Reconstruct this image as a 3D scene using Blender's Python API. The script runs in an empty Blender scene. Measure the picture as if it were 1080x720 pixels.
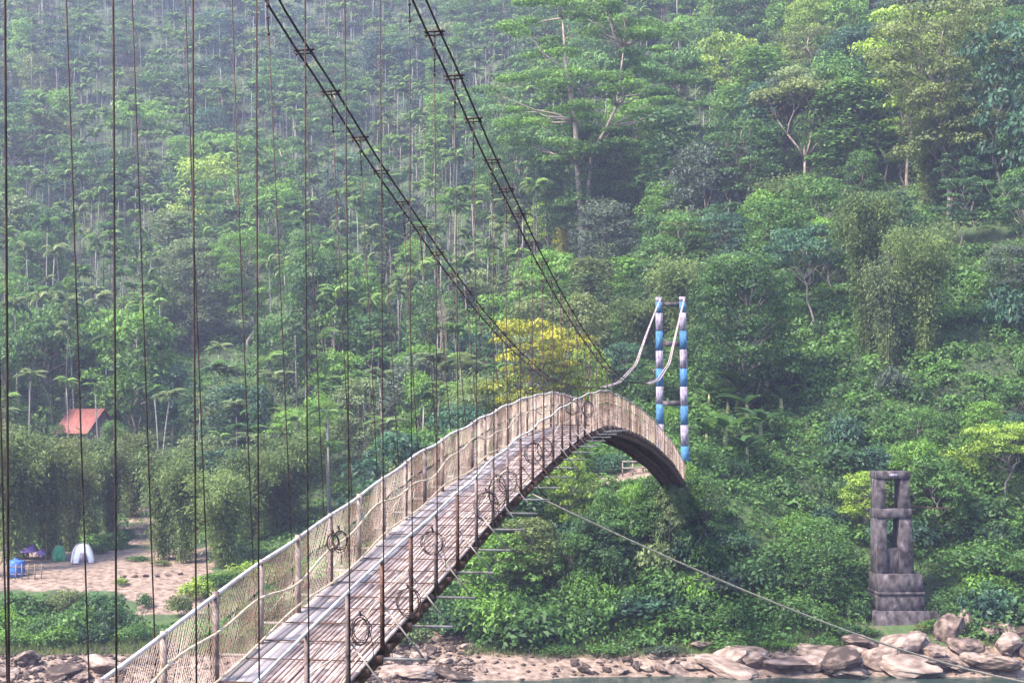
import bpy, math, random
import numpy as np
from mathutils import Vector, Matrix
C = bpy.context.scene.collection
sc = bpy.context.scene
R = math.radians
rng = np.random.default_rng(7); random.seed(7)

# ------------------------------------------------------------------ camera, sky, sun, exposure
CZ = 14.0; F = 1581.0; HY = 450.0            # eye height above the river, focal length and horizon row in photo pixels
cam_d = bpy.data.cameras.new('camera'); cam = bpy.data.objects.new('camera', cam_d); C.objects.link(cam)
cam.location = (0, 0, CZ); cam.rotation_euler = (R(90), 0, 0)
cam_d.sensor_width = 36; cam_d.lens = F / 1080 * 36; cam_d.shift_y = (HY - 360) / 1080
cam_d.clip_end = 3000; cam_d.clip_start = .1
sc.camera = cam
w = bpy.data.worlds.new('World'); sc.world = w; w.use_nodes = True
nt = w.node_tree; sky = nt.nodes.new('ShaderNodeTexSky'); sky.sky_type = 'NISHITA'; sky.sun_disc = False
SUN_EL, SUN_AZ = 52, -125                    # azimuth clockwise from +Y: behind the camera and to the left
sky.sun_elevation = R(SUN_EL); sky.sun_rotation = R(SUN_AZ); sky.dust_density = 1.0; sky.air_density = 1.0
bg = nt.nodes['Background']; bg.inputs['Strength'].default_value = .15
nt.links.new(sky.outputs[0], bg.inputs[0])
sun_d = bpy.data.lights.new('sun', 'SUN'); sun_d.energy = 3.9; sun_d.angle = R(12); sun_d.color = (1, .93, .80)
sun = bpy.data.objects.new('sun', sun_d); C.objects.link(sun)
sd = Vector((math.sin(R(SUN_AZ)) * math.cos(R(SUN_EL)), math.cos(R(SUN_AZ)) * math.cos(R(SUN_EL)), math.sin(R(SUN_EL))))
sun.rotation_euler = (-sd).to_track_quat('-Z', 'Y').to_euler(); sun.location = (-50, -50, 200)
sc.view_settings.view_transform = 'Standard'; sc.view_settings.look = 'None'
sc.view_settings.exposure = 1.93; sc.view_settings.gamma = 1
sc.render.engine = 'CYCLES'
cy = sc.cycles; cy.max_bounces = 6; cy.diffuse_bounces = 3; cy.glossy_bounces = 2; cy.transmission_bounces = 3
cy.volume_bounces = 1; cy.transparent_max_bounces = 8; cy.use_denoising = True; cy.caustics_reflective = False; cy.caustics_refractive = False

# ------------------------------------------------------------------ helpers
def tag(o, label=None, cat=None, group=None, kind=None):
    if label: o['label'] = label
    if cat: o['category'] = cat
    if group: o['group'] = group
    if kind: o['kind'] = kind
    return o
def empty(name, loc=(0, 0, 0), rz=0):
    o = bpy.data.objects.new(name, None); C.objects.link(o); o.location = loc; o.rotation_euler = (0, 0, rz); o.empty_display_size = .3
    return o
def link(name, me, mat=None, parent=None, loc=None, rz=0):
    o = bpy.data.objects.new(name, me); C.objects.link(o)
    if mat is not None and len(me.materials) == 0: me.materials.append(mat)
    if parent is not None: o.parent = parent
    if loc is not None: o.location = loc
    if rz: o.rotation_euler = (0, 0, rz)
    return o
def mesh_np(name, V, loops, sizes, tint=None, smooth=False):
    V = np.asarray(V, np.float32); loops = np.asarray(loops, np.int32); sizes = np.asarray(sizes, np.int32)
    me = bpy.data.meshes.new(name)
    me.vertices.add(len(V)); me.vertices.foreach_set('co', V.ravel())
    me.loops.add(len(loops)); me.loops.foreach_set('vertex_index', loops)
    me.polygons.add(len(sizes)); st = np.concatenate([[0], np.cumsum(sizes)[:-1]]).astype(np.int32)
    me.polygons.foreach_set('loop_start', st); me.polygons.foreach_set('loop_total', sizes)
    if smooth: me.polygons.foreach_set('use_smooth', np.ones(len(sizes), bool))
    if tint is not None:
        a = me.attributes.new('tint', 'FLOAT', 'POINT'); a.data.foreach_set('value', np.asarray(tint, np.float32))
    me.update(calc_edges=True)
    return me
class MB:                                     # collects simple solids, builds ONE mesh
    def __init__(s): s.v = []; s.f = []; s.t = []
    def add(s, vs, fs, t=.5):
        n = len(s.v); s.v += [tuple(p) for p in vs]; s.f += [tuple(i + n for i in f) for f in fs]; s.t += [t] * len(vs)
    def hexa(s, p, t=.5):                     # 8 corners: bottom ring then top ring
        s.add(p, [(3, 2, 1, 0), (4, 5, 6, 7), (0, 1, 5, 4), (1, 2, 6, 5), (2, 3, 7, 6), (3, 0, 4, 7)], t)
    def box(s, c, d, t=.5, taper=1.0):
        x, y, z = d[0] / 2, d[1] / 2, d[2] / 2; k = taper
        s.hexa([(c[0] - x, c[1] - y, c[2] - z), (c[0] + x, c[1] - y, c[2] - z), (c[0] + x, c[1] + y, c[2] - z), (c[0] - x, c[1] + y, c[2] - z),
                (c[0] - x * k, c[1] - y * k, c[2] + z), (c[0] + x * k, c[1] - y * k, c[2] + z), (c[0] + x * k, c[1] + y * k, c[2] + z), (c[0] - x * k, c[1] + y * k, c[2] + z)], t)
    def bar(s, a, b, w, h=None, t=.5):        # rectangular bar between two points, w sideways, h vertical-ish
        a = Vector(a); b = Vector(b); d = (b - a).normalized(); h = h or w
        side = d.cross(Vector((0, 0, 1)))
        if side.length < .05: side = Vector((math.cos(R(9.3)), -math.sin(R(9.3)), 0))
        side.normalize(); up = side.cross(d).normalized()
        S = side * w / 2; U = up * h / 2
        s.hexa([a - S - U, a + S - U, b + S - U, b - S - U, a - S + U, a + S + U, b + S + U, b - S + U], t)
    def tube(s, pts, r, n=5, t=.5, cap=True):
        pts = [Vector(p) for p in pts]; rs = r if isinstance(r, (list, tuple)) else [r] * len(pts)
        vs = []; ref = None
        for i, p in enumerate(pts):
            d = (pts[min(i + 1, len(pts) - 1)] - pts[max(i - 1, 0)])
            d = d.normalized() if d.length > 1e-9 else Vector((0, 0, 1))
            if ref is None: ref = d.orthogonal().normalized()
            ref = (ref - d * ref.dot(d)); ref = ref.normalized() if ref.length > 1e-6 else d.orthogonal().normalized()
            q = d.cross(ref)
            for k in range(n):
                a = 2 * math.pi * k / n; vs.append(p + (ref * math.cos(a) + q * math.sin(a)) * rs[i])
        fs = [(i * n + k, i * n + (k + 1) % n, (i + 1) * n + (k + 1) % n, (i + 1) * n + k) for i in range(len(pts) - 1) for k in range(n)]
        if cap: fs += [tuple(range(n))[::-1], tuple((len(pts) - 1) * n + k for k in range(n))]
        s.add(vs, fs, t)
    def build(s, name, mat, parent=None, smooth=False):
        V = np.array(s.v, np.float32); L = [i for f in s.f for i in f]
        me = mesh_np(name, V, L, [len(f) for f in s.f], s.t, smooth); me.validate()
        return link(name, me, mat, parent)

def material(name, c0, c1, rough=.7, scale=3.0, detail=6, c2=None, metal=0, bump=0, use_tint=0., rnd=0., coord='Object', spec=.3, stretch=(1, 1, 1), p=(.35, .65), trans=0.):
    m = bpy.data.materials.new(name); m.use_nodes = True; nt = m.node_tree; N = nt.nodes; L = nt.links
    b = N['Principled BSDF']; b.inputs['Roughness'].default_value = rough; b.inputs['Metallic'].default_value = metal
    b.inputs['Specular IOR Level'].default_value = spec
    tc = N.new('ShaderNodeTexCoord'); mp = N.new('ShaderNodeMapping'); mp.inputs['Scale'].default_value = stretch
    L.new(tc.outputs[coord], mp.inputs[0])
    no = N.new('ShaderNodeTexNoise'); no.inputs['Scale'].default_value = scale; no.inputs['Detail'].default_value = detail; L.new(mp.outputs[0], no.inputs[0])
    fac = no.outputs[0]
    def math_(op, a, bb):
        q = N.new('ShaderNodeMath'); q.operation = op
        for i, v in enumerate((a, bb)):
            if isinstance(v, (int, float)): q.inputs[i].default_value = v
            else: L.new(v, q.inputs[i])
        return q.outputs[0]
    if use_tint:
        at = N.new('ShaderNodeAttribute'); at.attribute_name = 'tint'
        fac = math_('ADD', fac, math_('MULTIPLY', math_('SUBTRACT', at.outputs['Fac'], .5), use_tint))
    if rnd:
        oi = N.new('ShaderNodeObjectInfo'); fac = math_('ADD', fac, math_('MULTIPLY', math_('SUBTRACT', oi.outputs['Random'], .5), rnd))
    cr = N.new('ShaderNodeValToRGB'); L.new(fac, cr.inputs[0]); e = cr.color_ramp.elements
    e[0].position = p[0]; e[0].color = (*c0, 1); e[1].position = p[1]; e[1].color = (*c1, 1)
    if c2 is not None: q = cr.color_ramp.elements.new(min(.98, p[1] + .14)); q.color = (*c2, 1)
    L.new(cr.outputs[0], b.inputs['Base Color'])
    if bump:
        bn = N.new('ShaderNodeBump'); bn.inputs['Strength'].default_value = bump; bn.inputs['Distance'].default_value = .1
        L.new(no.outputs[0], bn.inputs['Height']); L.new(bn.outputs[0], b.inputs['Normal'])
    if trans:
        tr = N.new('ShaderNodeBsdfTranslucent'); mx = N.new('ShaderNodeMixShader'); mx.inputs[0].default_value = trans
        hs = N.new('ShaderNodeHueSaturation'); hs.inputs['Value'].default_value = 1.5; hs.inputs['Hue'].default_value = .49; L.new(cr.outputs[0], hs.inputs['Color']); L.new(hs.outputs[0], tr.inputs[0])
        L.new(b.outputs[0], mx.inputs[1]); L.new(tr.outputs[0], mx.inputs[2]); L.new(mx.outputs[0], N['Material Output'].inputs[0])
    return m
def leafm(name, c0, c1, c2=None, trans=.3):
    c1 = (c1[0] * 1.35, c1[1] * 1.30, c1[2] * 1.15); c0 = (c0[0] * .85, c0[1] * .80, c0[2] * .9)
    return material(name, c0, c1, rough=.55, scale=.35, detail=3, c2=c2, use_tint=.75, rnd=.28, spec=.35, trans=trans, p=(.22, .72))
LM = {
 'dark green': leafm('leaf_dark', (.014, .040, .020), (.045, .100, .035)),
 'deep bluish green': leafm('leaf_blue', (.016, .046, .032), (.045, .105, .060)),
 'green': leafm('leaf_mid', (.022, .062, .018), (.070, .150, .035)),
 'fresh green': leafm('leaf_fresh', (.035, .095, .018), (.110, .220, .035)),
 'bright yellowish green': leafm('leaf_bright', (.070, .140, .020), (.210, .310, .050)),
 'olive green': leafm('leaf_olive', (.038, .066, .022), (.120, .155, .050)),
 'dull greyish green': leafm('leaf_grey', (.028, .046, .034), (.075, .105, .072)),
 'brownish': leafm('leaf_brown', (.075, .060, .030), (.230, .160, .070)),
 'yellow': leafm('leaf_yellow', (.090, .150, .012), (.300, .290, .022), (.42, .40, .03)),
 'pale green': leafm('leaf_pale', (.045, .085, .035), (.140, .190, .080)),
 'bamboo green': leafm('leaf_bamboo', (.060, .110, .030), (.150, .215, .075), trans=.4),
 'palm green': leafm('leaf_palm', (.030, .075, .022), (.125, .215, .055), trans=.22),
}
M = {
 'bark': material('bark', (.10, .085, .07), (.26, .22, .18), rough=.9, scale=6, bump=.4, stretch=(1, 1, .25), rnd=.3),
 'pale_bark': material('pale_bark', (.14, .105, .085), (.34, .265, .22), rough=.85, scale=5, stretch=(1, 1, .3), rnd=.2),
 'palm_bark': material('palm_bark', (.06, .055, .046), (.27, .245, .215), rough=.85, scale=4, stretch=(1, 1, 2), rnd=.4),
 'culm': material('culm', (.12, .14, .05), (.36, .33, .14), rough=.6, scale=3, rnd=.2),
 'rust': material('rust', (.035, .020, .018), (.13, .060, .040), rough=.8, scale=9, bump=.2, c2=(.2, .15, .13)),
 'cable': material('cable_steel', (.022, .016, .018), (.075, .042, .036), rough=.75, scale=7),
 'post': material('post_metal', (.07, .045, .04), (.20, .15, .145), rough=.75, scale=6, c2=(.33, .28, .28)),
 'postl': material('post_wood', (.13, .085, .07), (.33, .26, .24), rough=.85, scale=5, c2=(.42, .36, .35)),
 'galv': material('galvanised', (.15, .125, .11), (.33, .29, .27), rough=.8, scale=6, metal=.0),
 'rail': material('rail_pipe', (.36, .30, .26), (.60, .53, .48), rough=.9, scale=5),
 'board': material('deck_board', (.17, .120, .108), (.35, .270, .25), rough=.85, scale=5, detail=8, use_tint=.28, c2=(.46, .36, .335), bump=.2),
 'tin': material('deck_strip', (.25, .205, .195), (.38, .325, .315), rough=.6, scale=2.5, detail=8, use_tint=.5, bump=.1),
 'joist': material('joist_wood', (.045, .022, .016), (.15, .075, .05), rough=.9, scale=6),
 'net': material('net_wire', (.24, .15, .115), (.58, .44, .36), rough=.7, scale=1.3, use_tint=.55),
 'rope': material('fibre_rope', (.36, .27, .18), (.62, .50, .36), rough=.9, scale=10),
 'cableloop': material('weathered_cable', (.22, .16, .15), (.42, .33, .31), rough=.8, scale=3),
 'blue': material('blue_paint', (.035, .085, .18), (.055, .175, .33), rough=.9, scale=3.5, detail=14, c2=(.20, .25, .36), p=(.34, .60), stretch=(3, 3, .8), bump=.5),
 'lilac': material('faded_white_paint', (.10, .08, .105), (.31, .26, .33), rough=.9, scale=3.5, detail=14, c2=(.38, .33, .38), p=(.32, .58), stretch=(3, 3, .8), bump=.5),
 'concrete': material('weathered_concrete', (.024, .019, .021), (.105, .086, .092), rough=.95, scale=2.6, detail=14, c2=(.21, .18, .19), bump=.6, p=(.36, .64), stretch=(1.2, 1.2, .8)),
 'rock': material('boulder_rock', (.045, .030, .025), (.205, .145, .118), rough=.95, scale=2.4, detail=10, rnd=.35, bump=.8, c2=(.29, .225, .19), p=(.36, .60)),
 'roof': material('red_tin_roof', (.17, .055, .045), (.29, .105, .088), rough=.6, scale=1.5, stretch=(6, 1, 1)),
 'plank': material('weathered_plank', (.10, .07, .05), (.26, .19, .15), rough=.9, scale=3, stretch=(4, 4, .5)),
 'tentw': material('pale_tent_fabric', (.55, .53, .62), (.74, .73, .80), rough=.7, scale=1.5),
 'tentg': material('green_tent_fabric', (.03, .20, .09), (.08, .32, .15), rough=.7, scale=2),
 'tarp': material('purple_tarpaulin', (.20, .10, .42), (.42, .28, .72), rough=.5, scale=1.5),
 'bluebox': material('blue_plastic', (.02, .07, .26), (.06, .16, .45), rough=.5, scale=3),
 'white': material('white_stain', (.5, .5, .5), (.75, .75, .72), rough=.8),
}

# ------------------------------------------------------------------ terrain: depth -> photo row of the bare ground, per photo column
COLS = {
 -250: [(78,0,1),(84,.6,1),(92,1.0,1),(98,1.8,1),(104,3.1,1),(108,3.9,1),(116,4.2,1),(124,575),(135,530),(150,470),(175,405),(200,345),(250,232),(300,132),(360,32),(450,-60)],
 0:    [(78,0,1),(84,.6,1),(92,1.0,1),(98,1.8,1),(104,3.1,1),(108,3.7,1),(116,4.0,1),(124,575),(135,530),(150,470),(175,410),(200,350),(250,235),(300,135),(360,35),(450,-60)],
 200:  [(78,0,1),(84,.6,1),(92,1.1,1),(98,1.9,1),(104,3.0,1),(108,3.7,1),(116,4.2,1),(124,572),(135,530),(150,470),(170,420),(200,350),(250,240),(300,140),(360,40),(450,-50)],
 400:  [(79,0,1),(84,.5,1),(90,.9,1),(96,655),(104,618),(112,580),(125,530),(145,460),(180,370),(230,260),(290,150),(350,50),(450,-50)],
 500:  [(83,0,1),(88,1.0,1),(93,2.0,1),(98,600),(104,560),(112,520),(125,480),(145,430),(170,360),(220,250),(280,140),(340,50),(450,-60)],
 620:  [(84,0,1),(88,.9,1),(92,645),(96,575),(99,520),(104,503),(108,488),(118,440),(135,370),(160,290),(200,190),(260,80),(330,-20),(450,-100)],
 740:  [(84,0,1),(88,1.0,1),(92,640),(95,575),(98,505),(104,480),(115,425),(130,355),(155,270),(195,170),(250,65),(320,-40),(450,-130)],
 850:  [(84,0,1),(88,1.3,1),(92,640),(96,600),(102,520),(112,430),(125,330),(150,220),(190,120),(240,30),(300,-50),(450,-150)],
 1080: [(84,0,1),(88,1.6,1),(91,650),(96,590),(102,500),(110,400),(120,300),(140,200),(170,100),(220,0),(300,-90),(450,-170)],
 1400: [(84,0,1),(88,1.6,1),(91,650),(96,590),(102,500),(110,400),(120,290),(140,180),(170,80),(220,-30),(300,-120),(450,-200)],
}
CK = sorted(COLS); YG = np.arange(76, 460, 1.0); TAB = []
for k in CK:
    ys = [76] + [p[0] for p in COLS[k]]; zs = [-.8] + [p[1] if len(p) == 3 else CZ + (HY - p[1]) * p[0] / F for p in COLS[k]]
    TAB.append(np.interp(YG, ys, zs))
TAB = np.array(TAB)
def wob(X, Y, s=1.0):
    return (np.sin(X * .11 * s + 1.3) * np.cos(Y * .13 * s + .4) + .6 * np.sin(X * .27 * s + Y * .19 * s) + .4 * np.cos(X * .53 * s - Y * .41 * s + 2)) / 2
def ss(a, b, x):
    t = np.clip((x - a) / (b - a), 0, 1); return t * t * (3 - 2 * t)
def H(X, Y):
    X = np.asarray(X, float); Y = np.asarray(Y, float)
    Yc = np.clip(Y, 76, 459); px = np.clip(540 + F * X / Yc, CK[0], CK[-1])
    ci = np.clip(np.searchsorted(CK, px) - 1, 0, len(CK) - 2); c0 = np.array(CK)[ci]; c1 = np.array(CK)[ci + 1]
    f = (px - c0) / (c1 - c0); yi = Yc - 76; y0 = np.clip(np.floor(yi).astype(int), 0, len(YG) - 2); g = yi - y0
    a = TAB[ci, y0] * (1 - g) + TAB[ci, y0 + 1] * g; b = TAB[ci + 1, y0] * (1 - g) + TAB[ci + 1, y0 + 1] * g
    far = a * (1 - f) + b * f + wob(X, Y) * 1.6 * ss(125, 190, Y) + wob(X, Y, 4) * .12 * ss(80, 84, Y)
    far = far + np.clip(Y - 459, 0, 1e9) * .12
    bank = 8.0 + 4.4 * ss(-1.6, .2, X) * ss(16, 2, X)
    near = -3 + (bank + 3) * ss(30, 3.0, Y) + np.clip(-Y - 30, 0, 400) * .12
    return np.where(Y < 60, near, np.where(Y > 76, far, -3 + (far + 3) * ss(60, 76, Y)))
def hz(x, y): return float(H(x, y))
def at(px, Y):                                 # ground point in photo column px at depth Y
    x = (px - 540) / F * Y; return Vector((x, Y, hz(x, Y)))
def ray(px, py, Y): return Vector(((px - 540) / F * Y, Y, CZ + (HY - py) * Y / F))
def proj(p): return 540 + F * p[0] / p[1], HY - (p[2] - CZ) * F / p[1]

def axis(*segs):
    a = []
    for s, e, st in segs: a += list(np.arange(s, e, st))
    return np.array(a + [segs[-1][1]])
gx = axis((-900, -200, 50), (-200, -90, 6), (-90, 90, 1.5), (90, 200, 6), (200, 900, 50))
gy = axis((-600, -30, 30), (-30, 70, 2), (70, 130, 1.0), (130, 240, 2.5), (240, 460, 6), (460, 900, 40))
GX, GY = np.meshgrid(gx, gy); GZ = H(GX, GY); nx, ny = len(gx), len(gy)
V = np.stack([GX.ravel(), GY.ravel(), GZ.ravel()], 1)
I, J = np.meshgrid(np.arange(nx - 1), np.arange(ny - 1)); a = (J * nx + I).ravel()
gm = mesh_np('ground', V, np.stack([a, a + 1, a + 1 + nx, a + nx], 1).ravel(), np.full(len(a), 4), smooth=True)
PXv = 540 + F * V[:, 0] / np.maximum(V[:, 1], 60)
camp = ss(101, 104.5, V[:, 1]) * ss(121, 117, V[:, 1]) * ss(235, 212, PXv) * ss(-200, -120, PXv)
trail = ss(96, 99, V[:, 1]) * ss(112, 106, V[:, 1]) * ss(130, 150, PXv) * ss(240, 205, PXv)
shore = ss(74, 80, V[:, 1]) * ss(88.2, 86.2, V[:, 1] - 11 * ss(560, 430, PXv) * ss(340, 400, PXv))
slip = ss(119, 123, V[:, 1]) * ss(140, 131, V[:, 1]) * ss(120, 140, PXv) * ss(185, 165, PXv)
pth = ss(100.5, 101.2, V[:, 1]) * ss(104.2, 103.5, V[:, 1]) * ss(600, 615, PXv) * ss(730, 700, PXv)
at_ = gm.attributes.new('dirt', 'FLOAT', 'POINT'); at_.data.foreach_set('value', np.clip(np.maximum.reduce([camp, trail, shore, slip * .55, pth]), 0, 1).astype(np.float32))
def ground_mat():
    m = bpy.data.materials.new('hillside_soil'); m.use_nodes = True; N = m.node_tree.nodes; L = m.node_tree.links; b = N['Principled BSDF']; b.inputs['Roughness'].default_value = .95
    tc = N.new('ShaderNodeTexCoord')
    def noise(s, d=8):
        n = N.new('ShaderNodeTexNoise'); n.inputs['Scale'].default_value = s; n.inputs['Detail'].default_value = d; L.new(tc.outputs['Object'], n.inputs[0]); return n.outputs[0]
    def ramp(f, cs):
        r = N.new('ShaderNodeValToRGB'); L.new(f, r.inputs[0]); e = r.color_ramp.elements
        for i, (p, c) in enumerate(cs):
            q = e[i] if i < 2 else e.new(p); q.position = p; q.color = (*c, 1)
        return r.outputs[0]
    n1 = noise(.35); n2 = noise(2.2)
    green = ramp(n1, [(.35, (.022, .030, .014)), (.6, (.050, .085, .022)), (.75, (.10, .08, .05))])
    dirt = ramp(n2, [(.30, (.070, .043, .031)), (.47, (.18, .122, .092)), (.68, (.28, .205, .165))])
    at = N.new('ShaderNodeAttribute'); at.attribute_name = 'dirt'
    mth = N.new('ShaderNodeMath'); mth.operation = 'MULTIPLY_ADD'; L.new(noise(.8), mth.inputs[0]); mth.inputs[1].default_value = .9
    s2 = N.new('ShaderNodeMath'); s2.operation = 'SUBTRACT'; L.new(at.outputs['Fac'], s2.inputs[0]); s2.inputs[1].default_value = .45; L.new(s2.outputs[0], mth.inputs[2])
    rr = ramp(mth.outputs[0], [(.40, (0, 0, 0)), (.55, (1, 1, 1))])
    mx = N.new('ShaderNodeMix'); mx.data_type = 'RGBA'; L.new(rr, mx.inputs[0]); L.new(green, mx.inputs[6]); L.new(dirt, mx.inputs[7]); L.new(mx.outputs[2], b.inputs['Base Color'])
    bp = N.new('ShaderNodeBump'); bp.inputs['Strength'].default_value = .7; bp.inputs['Distance'].default_value = .3; L.new(n2, bp.inputs['Height']); L.new(bp.outputs[0], b.inputs['Normal'])
    return m
tag(link('ground', gm, ground_mat()), kind='structure')
# river
wm = bpy.data.materials.new('river_water'); wm.use_nodes = True; N = wm.node_tree.nodes; L = wm.node_tree.links; b = N['Principled BSDF']
b.inputs['Base Color'].default_value = (.030, .048, .040, 1); b.inputs['Roughness'].default_value = .08; b.inputs['IOR'].default_value = 1.33
n = N.new('ShaderNodeTexNoise'); n.inputs['Scale'].default_value = 1.3; n.inputs['Detail'].default_value = 5; tc = N.new('ShaderNodeTexCoord'); mp = N.new('ShaderNodeMapping'); mp.inputs['Scale'].default_value = (1, 2.2, 1)
L.new(tc.outputs['Object'], mp.inputs[0]); L.new(mp.outputs[0], n.inputs[0]); bp = N.new('ShaderNodeBump'); bp.inputs['Strength'].default_value = .25; bp.inputs['Distance'].default_value = .12; L.new(n.outputs[0], bp.inputs['Height']); L.new(bp.outputs[0], b.inputs['Normal'])
tag(link('river', mesh_np('river', [(-880, 8, 0), (880, 8, 0), (880, 88, 0), (-880, 88, 0)], [0, 1, 2, 3], [4]), wm), kind='structure')

# ------------------------------------------------------------------ bridge frame of reference
YAW = math.atan(260 / F); U = Vector((math.sin(YAW), math.cos(YAW), 0)); W = Vector((-math.cos(YAW), math.sin(YAW), 0))
D0 = 4.62; WID = 1.50; DT = 1.5                # right edge offset, deck width, metres per tau
def bp_(t, s, z): return U * t + W * s + Vector((0, 0, CZ + z))
def t_of(px, s): k = (px - 540) / F; ta = math.tan(YAW); ca = math.cos(YAW); sa = math.sin(YAW); return s * (ca + k * sa) / (sa - k * ca)
def z_of(px, py, s): t = t_of(px, s); Y = t * math.cos(YAW) + s * math.sin(YAW); return t, (HY - py) * Y / F
def table(pts, s, pre=(), post=()):
    q = list(pre) + [z_of(x, y, s) for x, y in pts] + list(post); q.sort(); T = np.array([a for a, _ in q]); Z = np.array([b for _, b in q])
    tt = np.arange(T[0], T[-1], .25); zz = np.interp(tt, T, Z); k = np.hanning(17); k /= k.sum(); zp = np.pad(zz, 8, mode='reflect', reflect_type='odd'); zz = np.convolve(zp, k, 'valid')
    return lambda t: float(np.interp(t, tt, zz))
rail_pts = [(326,662),(367,620),(403,587),(431,564),(456,541),(480,520),(500,502),(515,486),(544,463),(573,442),(597,426),(616,416),(637.5,411),(655,418),(674.5,430),(690,443.6),(709.5,467),(723,492)]
z326 = z_of(326, 662, D0)
RZ = table(rail_pts, D0, pre=[(z326[0] - d, z326[1] - d * .151) for d in (20, 15, 10, 5)])
HR = 1.08
def DZ(t): return RZ(t) - HR
T_END = 65.6 * DT - .76
cab_pts = [(440,0),(456,30),(478.5,79),(497.5,122.5),(514,161),(530,192.5),(543.5,220),(555,245),(565,266),(575,284),(592,316),(615,353),(640,388),(660,402),(683,405),(694,401),(706,383),(714,352)]
TT = 66.3 * DT - .76
zt = 8.45
c440 = z_of(440, 0, D0)
CZR = table(cab_pts, D0, pre=[(c440[0] - d, c440[1] + .325 * d + .0042 * d * d) for d in (8, 16, 24, 30)], post=[(TT, zt)])
DL = D0 + WID
def SL(t): return DL + .46 * min(1, max(0, (TT - t) / 50)) ** .7 + .19 * max(0, min(1, (t - TT + 20) / 20))
def SR(t): return D0 + .0 + .16 * max(0, min(1, (t - TT + 20) / 20))
def CZL(t): return CZR(t) - .28 * max(0, 1 - abs(t - 40) / 45)

bridge = empty('suspension_bridge', bp_(0, D0, DZ(0)))
tag(bridge, 'long cambered suspension footbridge with netted railings rising and dipping over the river', 'footbridge')
inv = Matrix.Translation(-Vector(bridge.location))
def bpart(mb, name, mat, parent=None, smooth=False, label=None):
    o = mb.build(name, mat, None, smooth); o.data.transform(inv); o.parent = parent or bridge
    if label: o['label'] = label
    return o
T0 = -3.0
# planks: board strips on the left, narrow ribs on the rest
def boards(s0, s1, n, seglen, gap, thick, mb, jit, zo=0.0, arch=0):
    wd = (s1 - s0) / n
    for i in range(n):
        t = T0 - random.random() * seglen
        while t < T_END:
            L_ = seglen * random.uniform(.8, 1.15); a0 = max(t, T0); a1 = min(t + L_, T_END)
            if a1 - a0 > .05:
                tint = random.random(); o = random.uniform(-jit, jit); dz = random.uniform(0, .012) + zo; k = max(1, int((a1 - a0) / .8)); o2 = random.uniform(-jit, jit)
                ring = []
                for q in range(k + 1):
                    tt = a0 + (a1 - a0) * q / k - (.01 if q == k else 0); ww = wd * (1 - gap); sm = s0 + wd * (i + .5) + o + (o2 - o) * q / k
                    z = DZ(tt) + dz
                    ring.append([bp_(tt, sm - ww / 2, z - thick), bp_(tt, sm + ww / 2, z - thick), bp_(tt, sm + ww / 2, z), bp_(tt, sm - ww / 2, z)])
                vs = [p for r_ in ring for p in r_]; fs = [(3, 2, 1, 0), tuple(4 * k + j for j in range(4))]
                for q in range(k):
                    for j in range(4): fs.append((4 * q + j, 4 * q + (j + 1) % 4, 4 * q + 4 + (j + 1) % 4, 4 * q + 4 + j))
                mb.add(vs, fs, tint)
            t += L_
mb = MB(); boards(D0 - .02, D0 + 1.08, 17, 2.9, .26, .03, mb, .003); bpart(mb, 'deck_boards', M['board'])
mb = MB(); boards(D0 + 1.09, DL + .07, 4, 4.0, .10, .025, mb, .004, .004); bpart(mb, 'walkway_strips', M['tin'], label='pale grey strips laid along the left side of the deck')
mb = MB()
t = 4.0
while t < T_END:                              # thin straps across the boards
    z = DZ(t) + .035; mb.bar(bp_(t, D0 - .03, z), bp_(t, DL + .02, z), .016 + .012 * (random.random() < .3), .014); t += .78 * random.uniform(.8, 1.2)
bpart(mb, 'deck_straps', M['rust'])
# joists (blocks whose ends show under the right edge)
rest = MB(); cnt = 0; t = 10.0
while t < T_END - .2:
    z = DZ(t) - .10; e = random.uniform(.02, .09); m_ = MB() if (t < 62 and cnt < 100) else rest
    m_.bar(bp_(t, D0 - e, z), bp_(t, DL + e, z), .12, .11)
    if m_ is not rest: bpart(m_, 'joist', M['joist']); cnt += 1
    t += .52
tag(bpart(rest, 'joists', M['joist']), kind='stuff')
mb = MB()
for s in (D0 + .1, D0 + .75, DL - .1):
    tt = list(np.arange(T0, T_END, 1.0))
    for a_, b_ in zip(tt[:-1], tt[1:]): mb.bar(bp_(a_, s, DZ(a_) - .22), bp_(b_ + .01, s, DZ(b_) - .22), .09, .13)
bpart(mb, 'girders', M['joist'])
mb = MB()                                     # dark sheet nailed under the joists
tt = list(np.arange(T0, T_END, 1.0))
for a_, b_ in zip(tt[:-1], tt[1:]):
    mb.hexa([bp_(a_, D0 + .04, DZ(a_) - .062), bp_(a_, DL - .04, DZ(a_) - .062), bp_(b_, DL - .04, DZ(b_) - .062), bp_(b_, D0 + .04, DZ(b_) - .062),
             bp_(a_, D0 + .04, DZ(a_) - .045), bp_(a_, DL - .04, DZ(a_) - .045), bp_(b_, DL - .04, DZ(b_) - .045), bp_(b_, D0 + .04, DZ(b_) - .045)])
bpart(mb, 'underlay', M['joist'])
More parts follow.
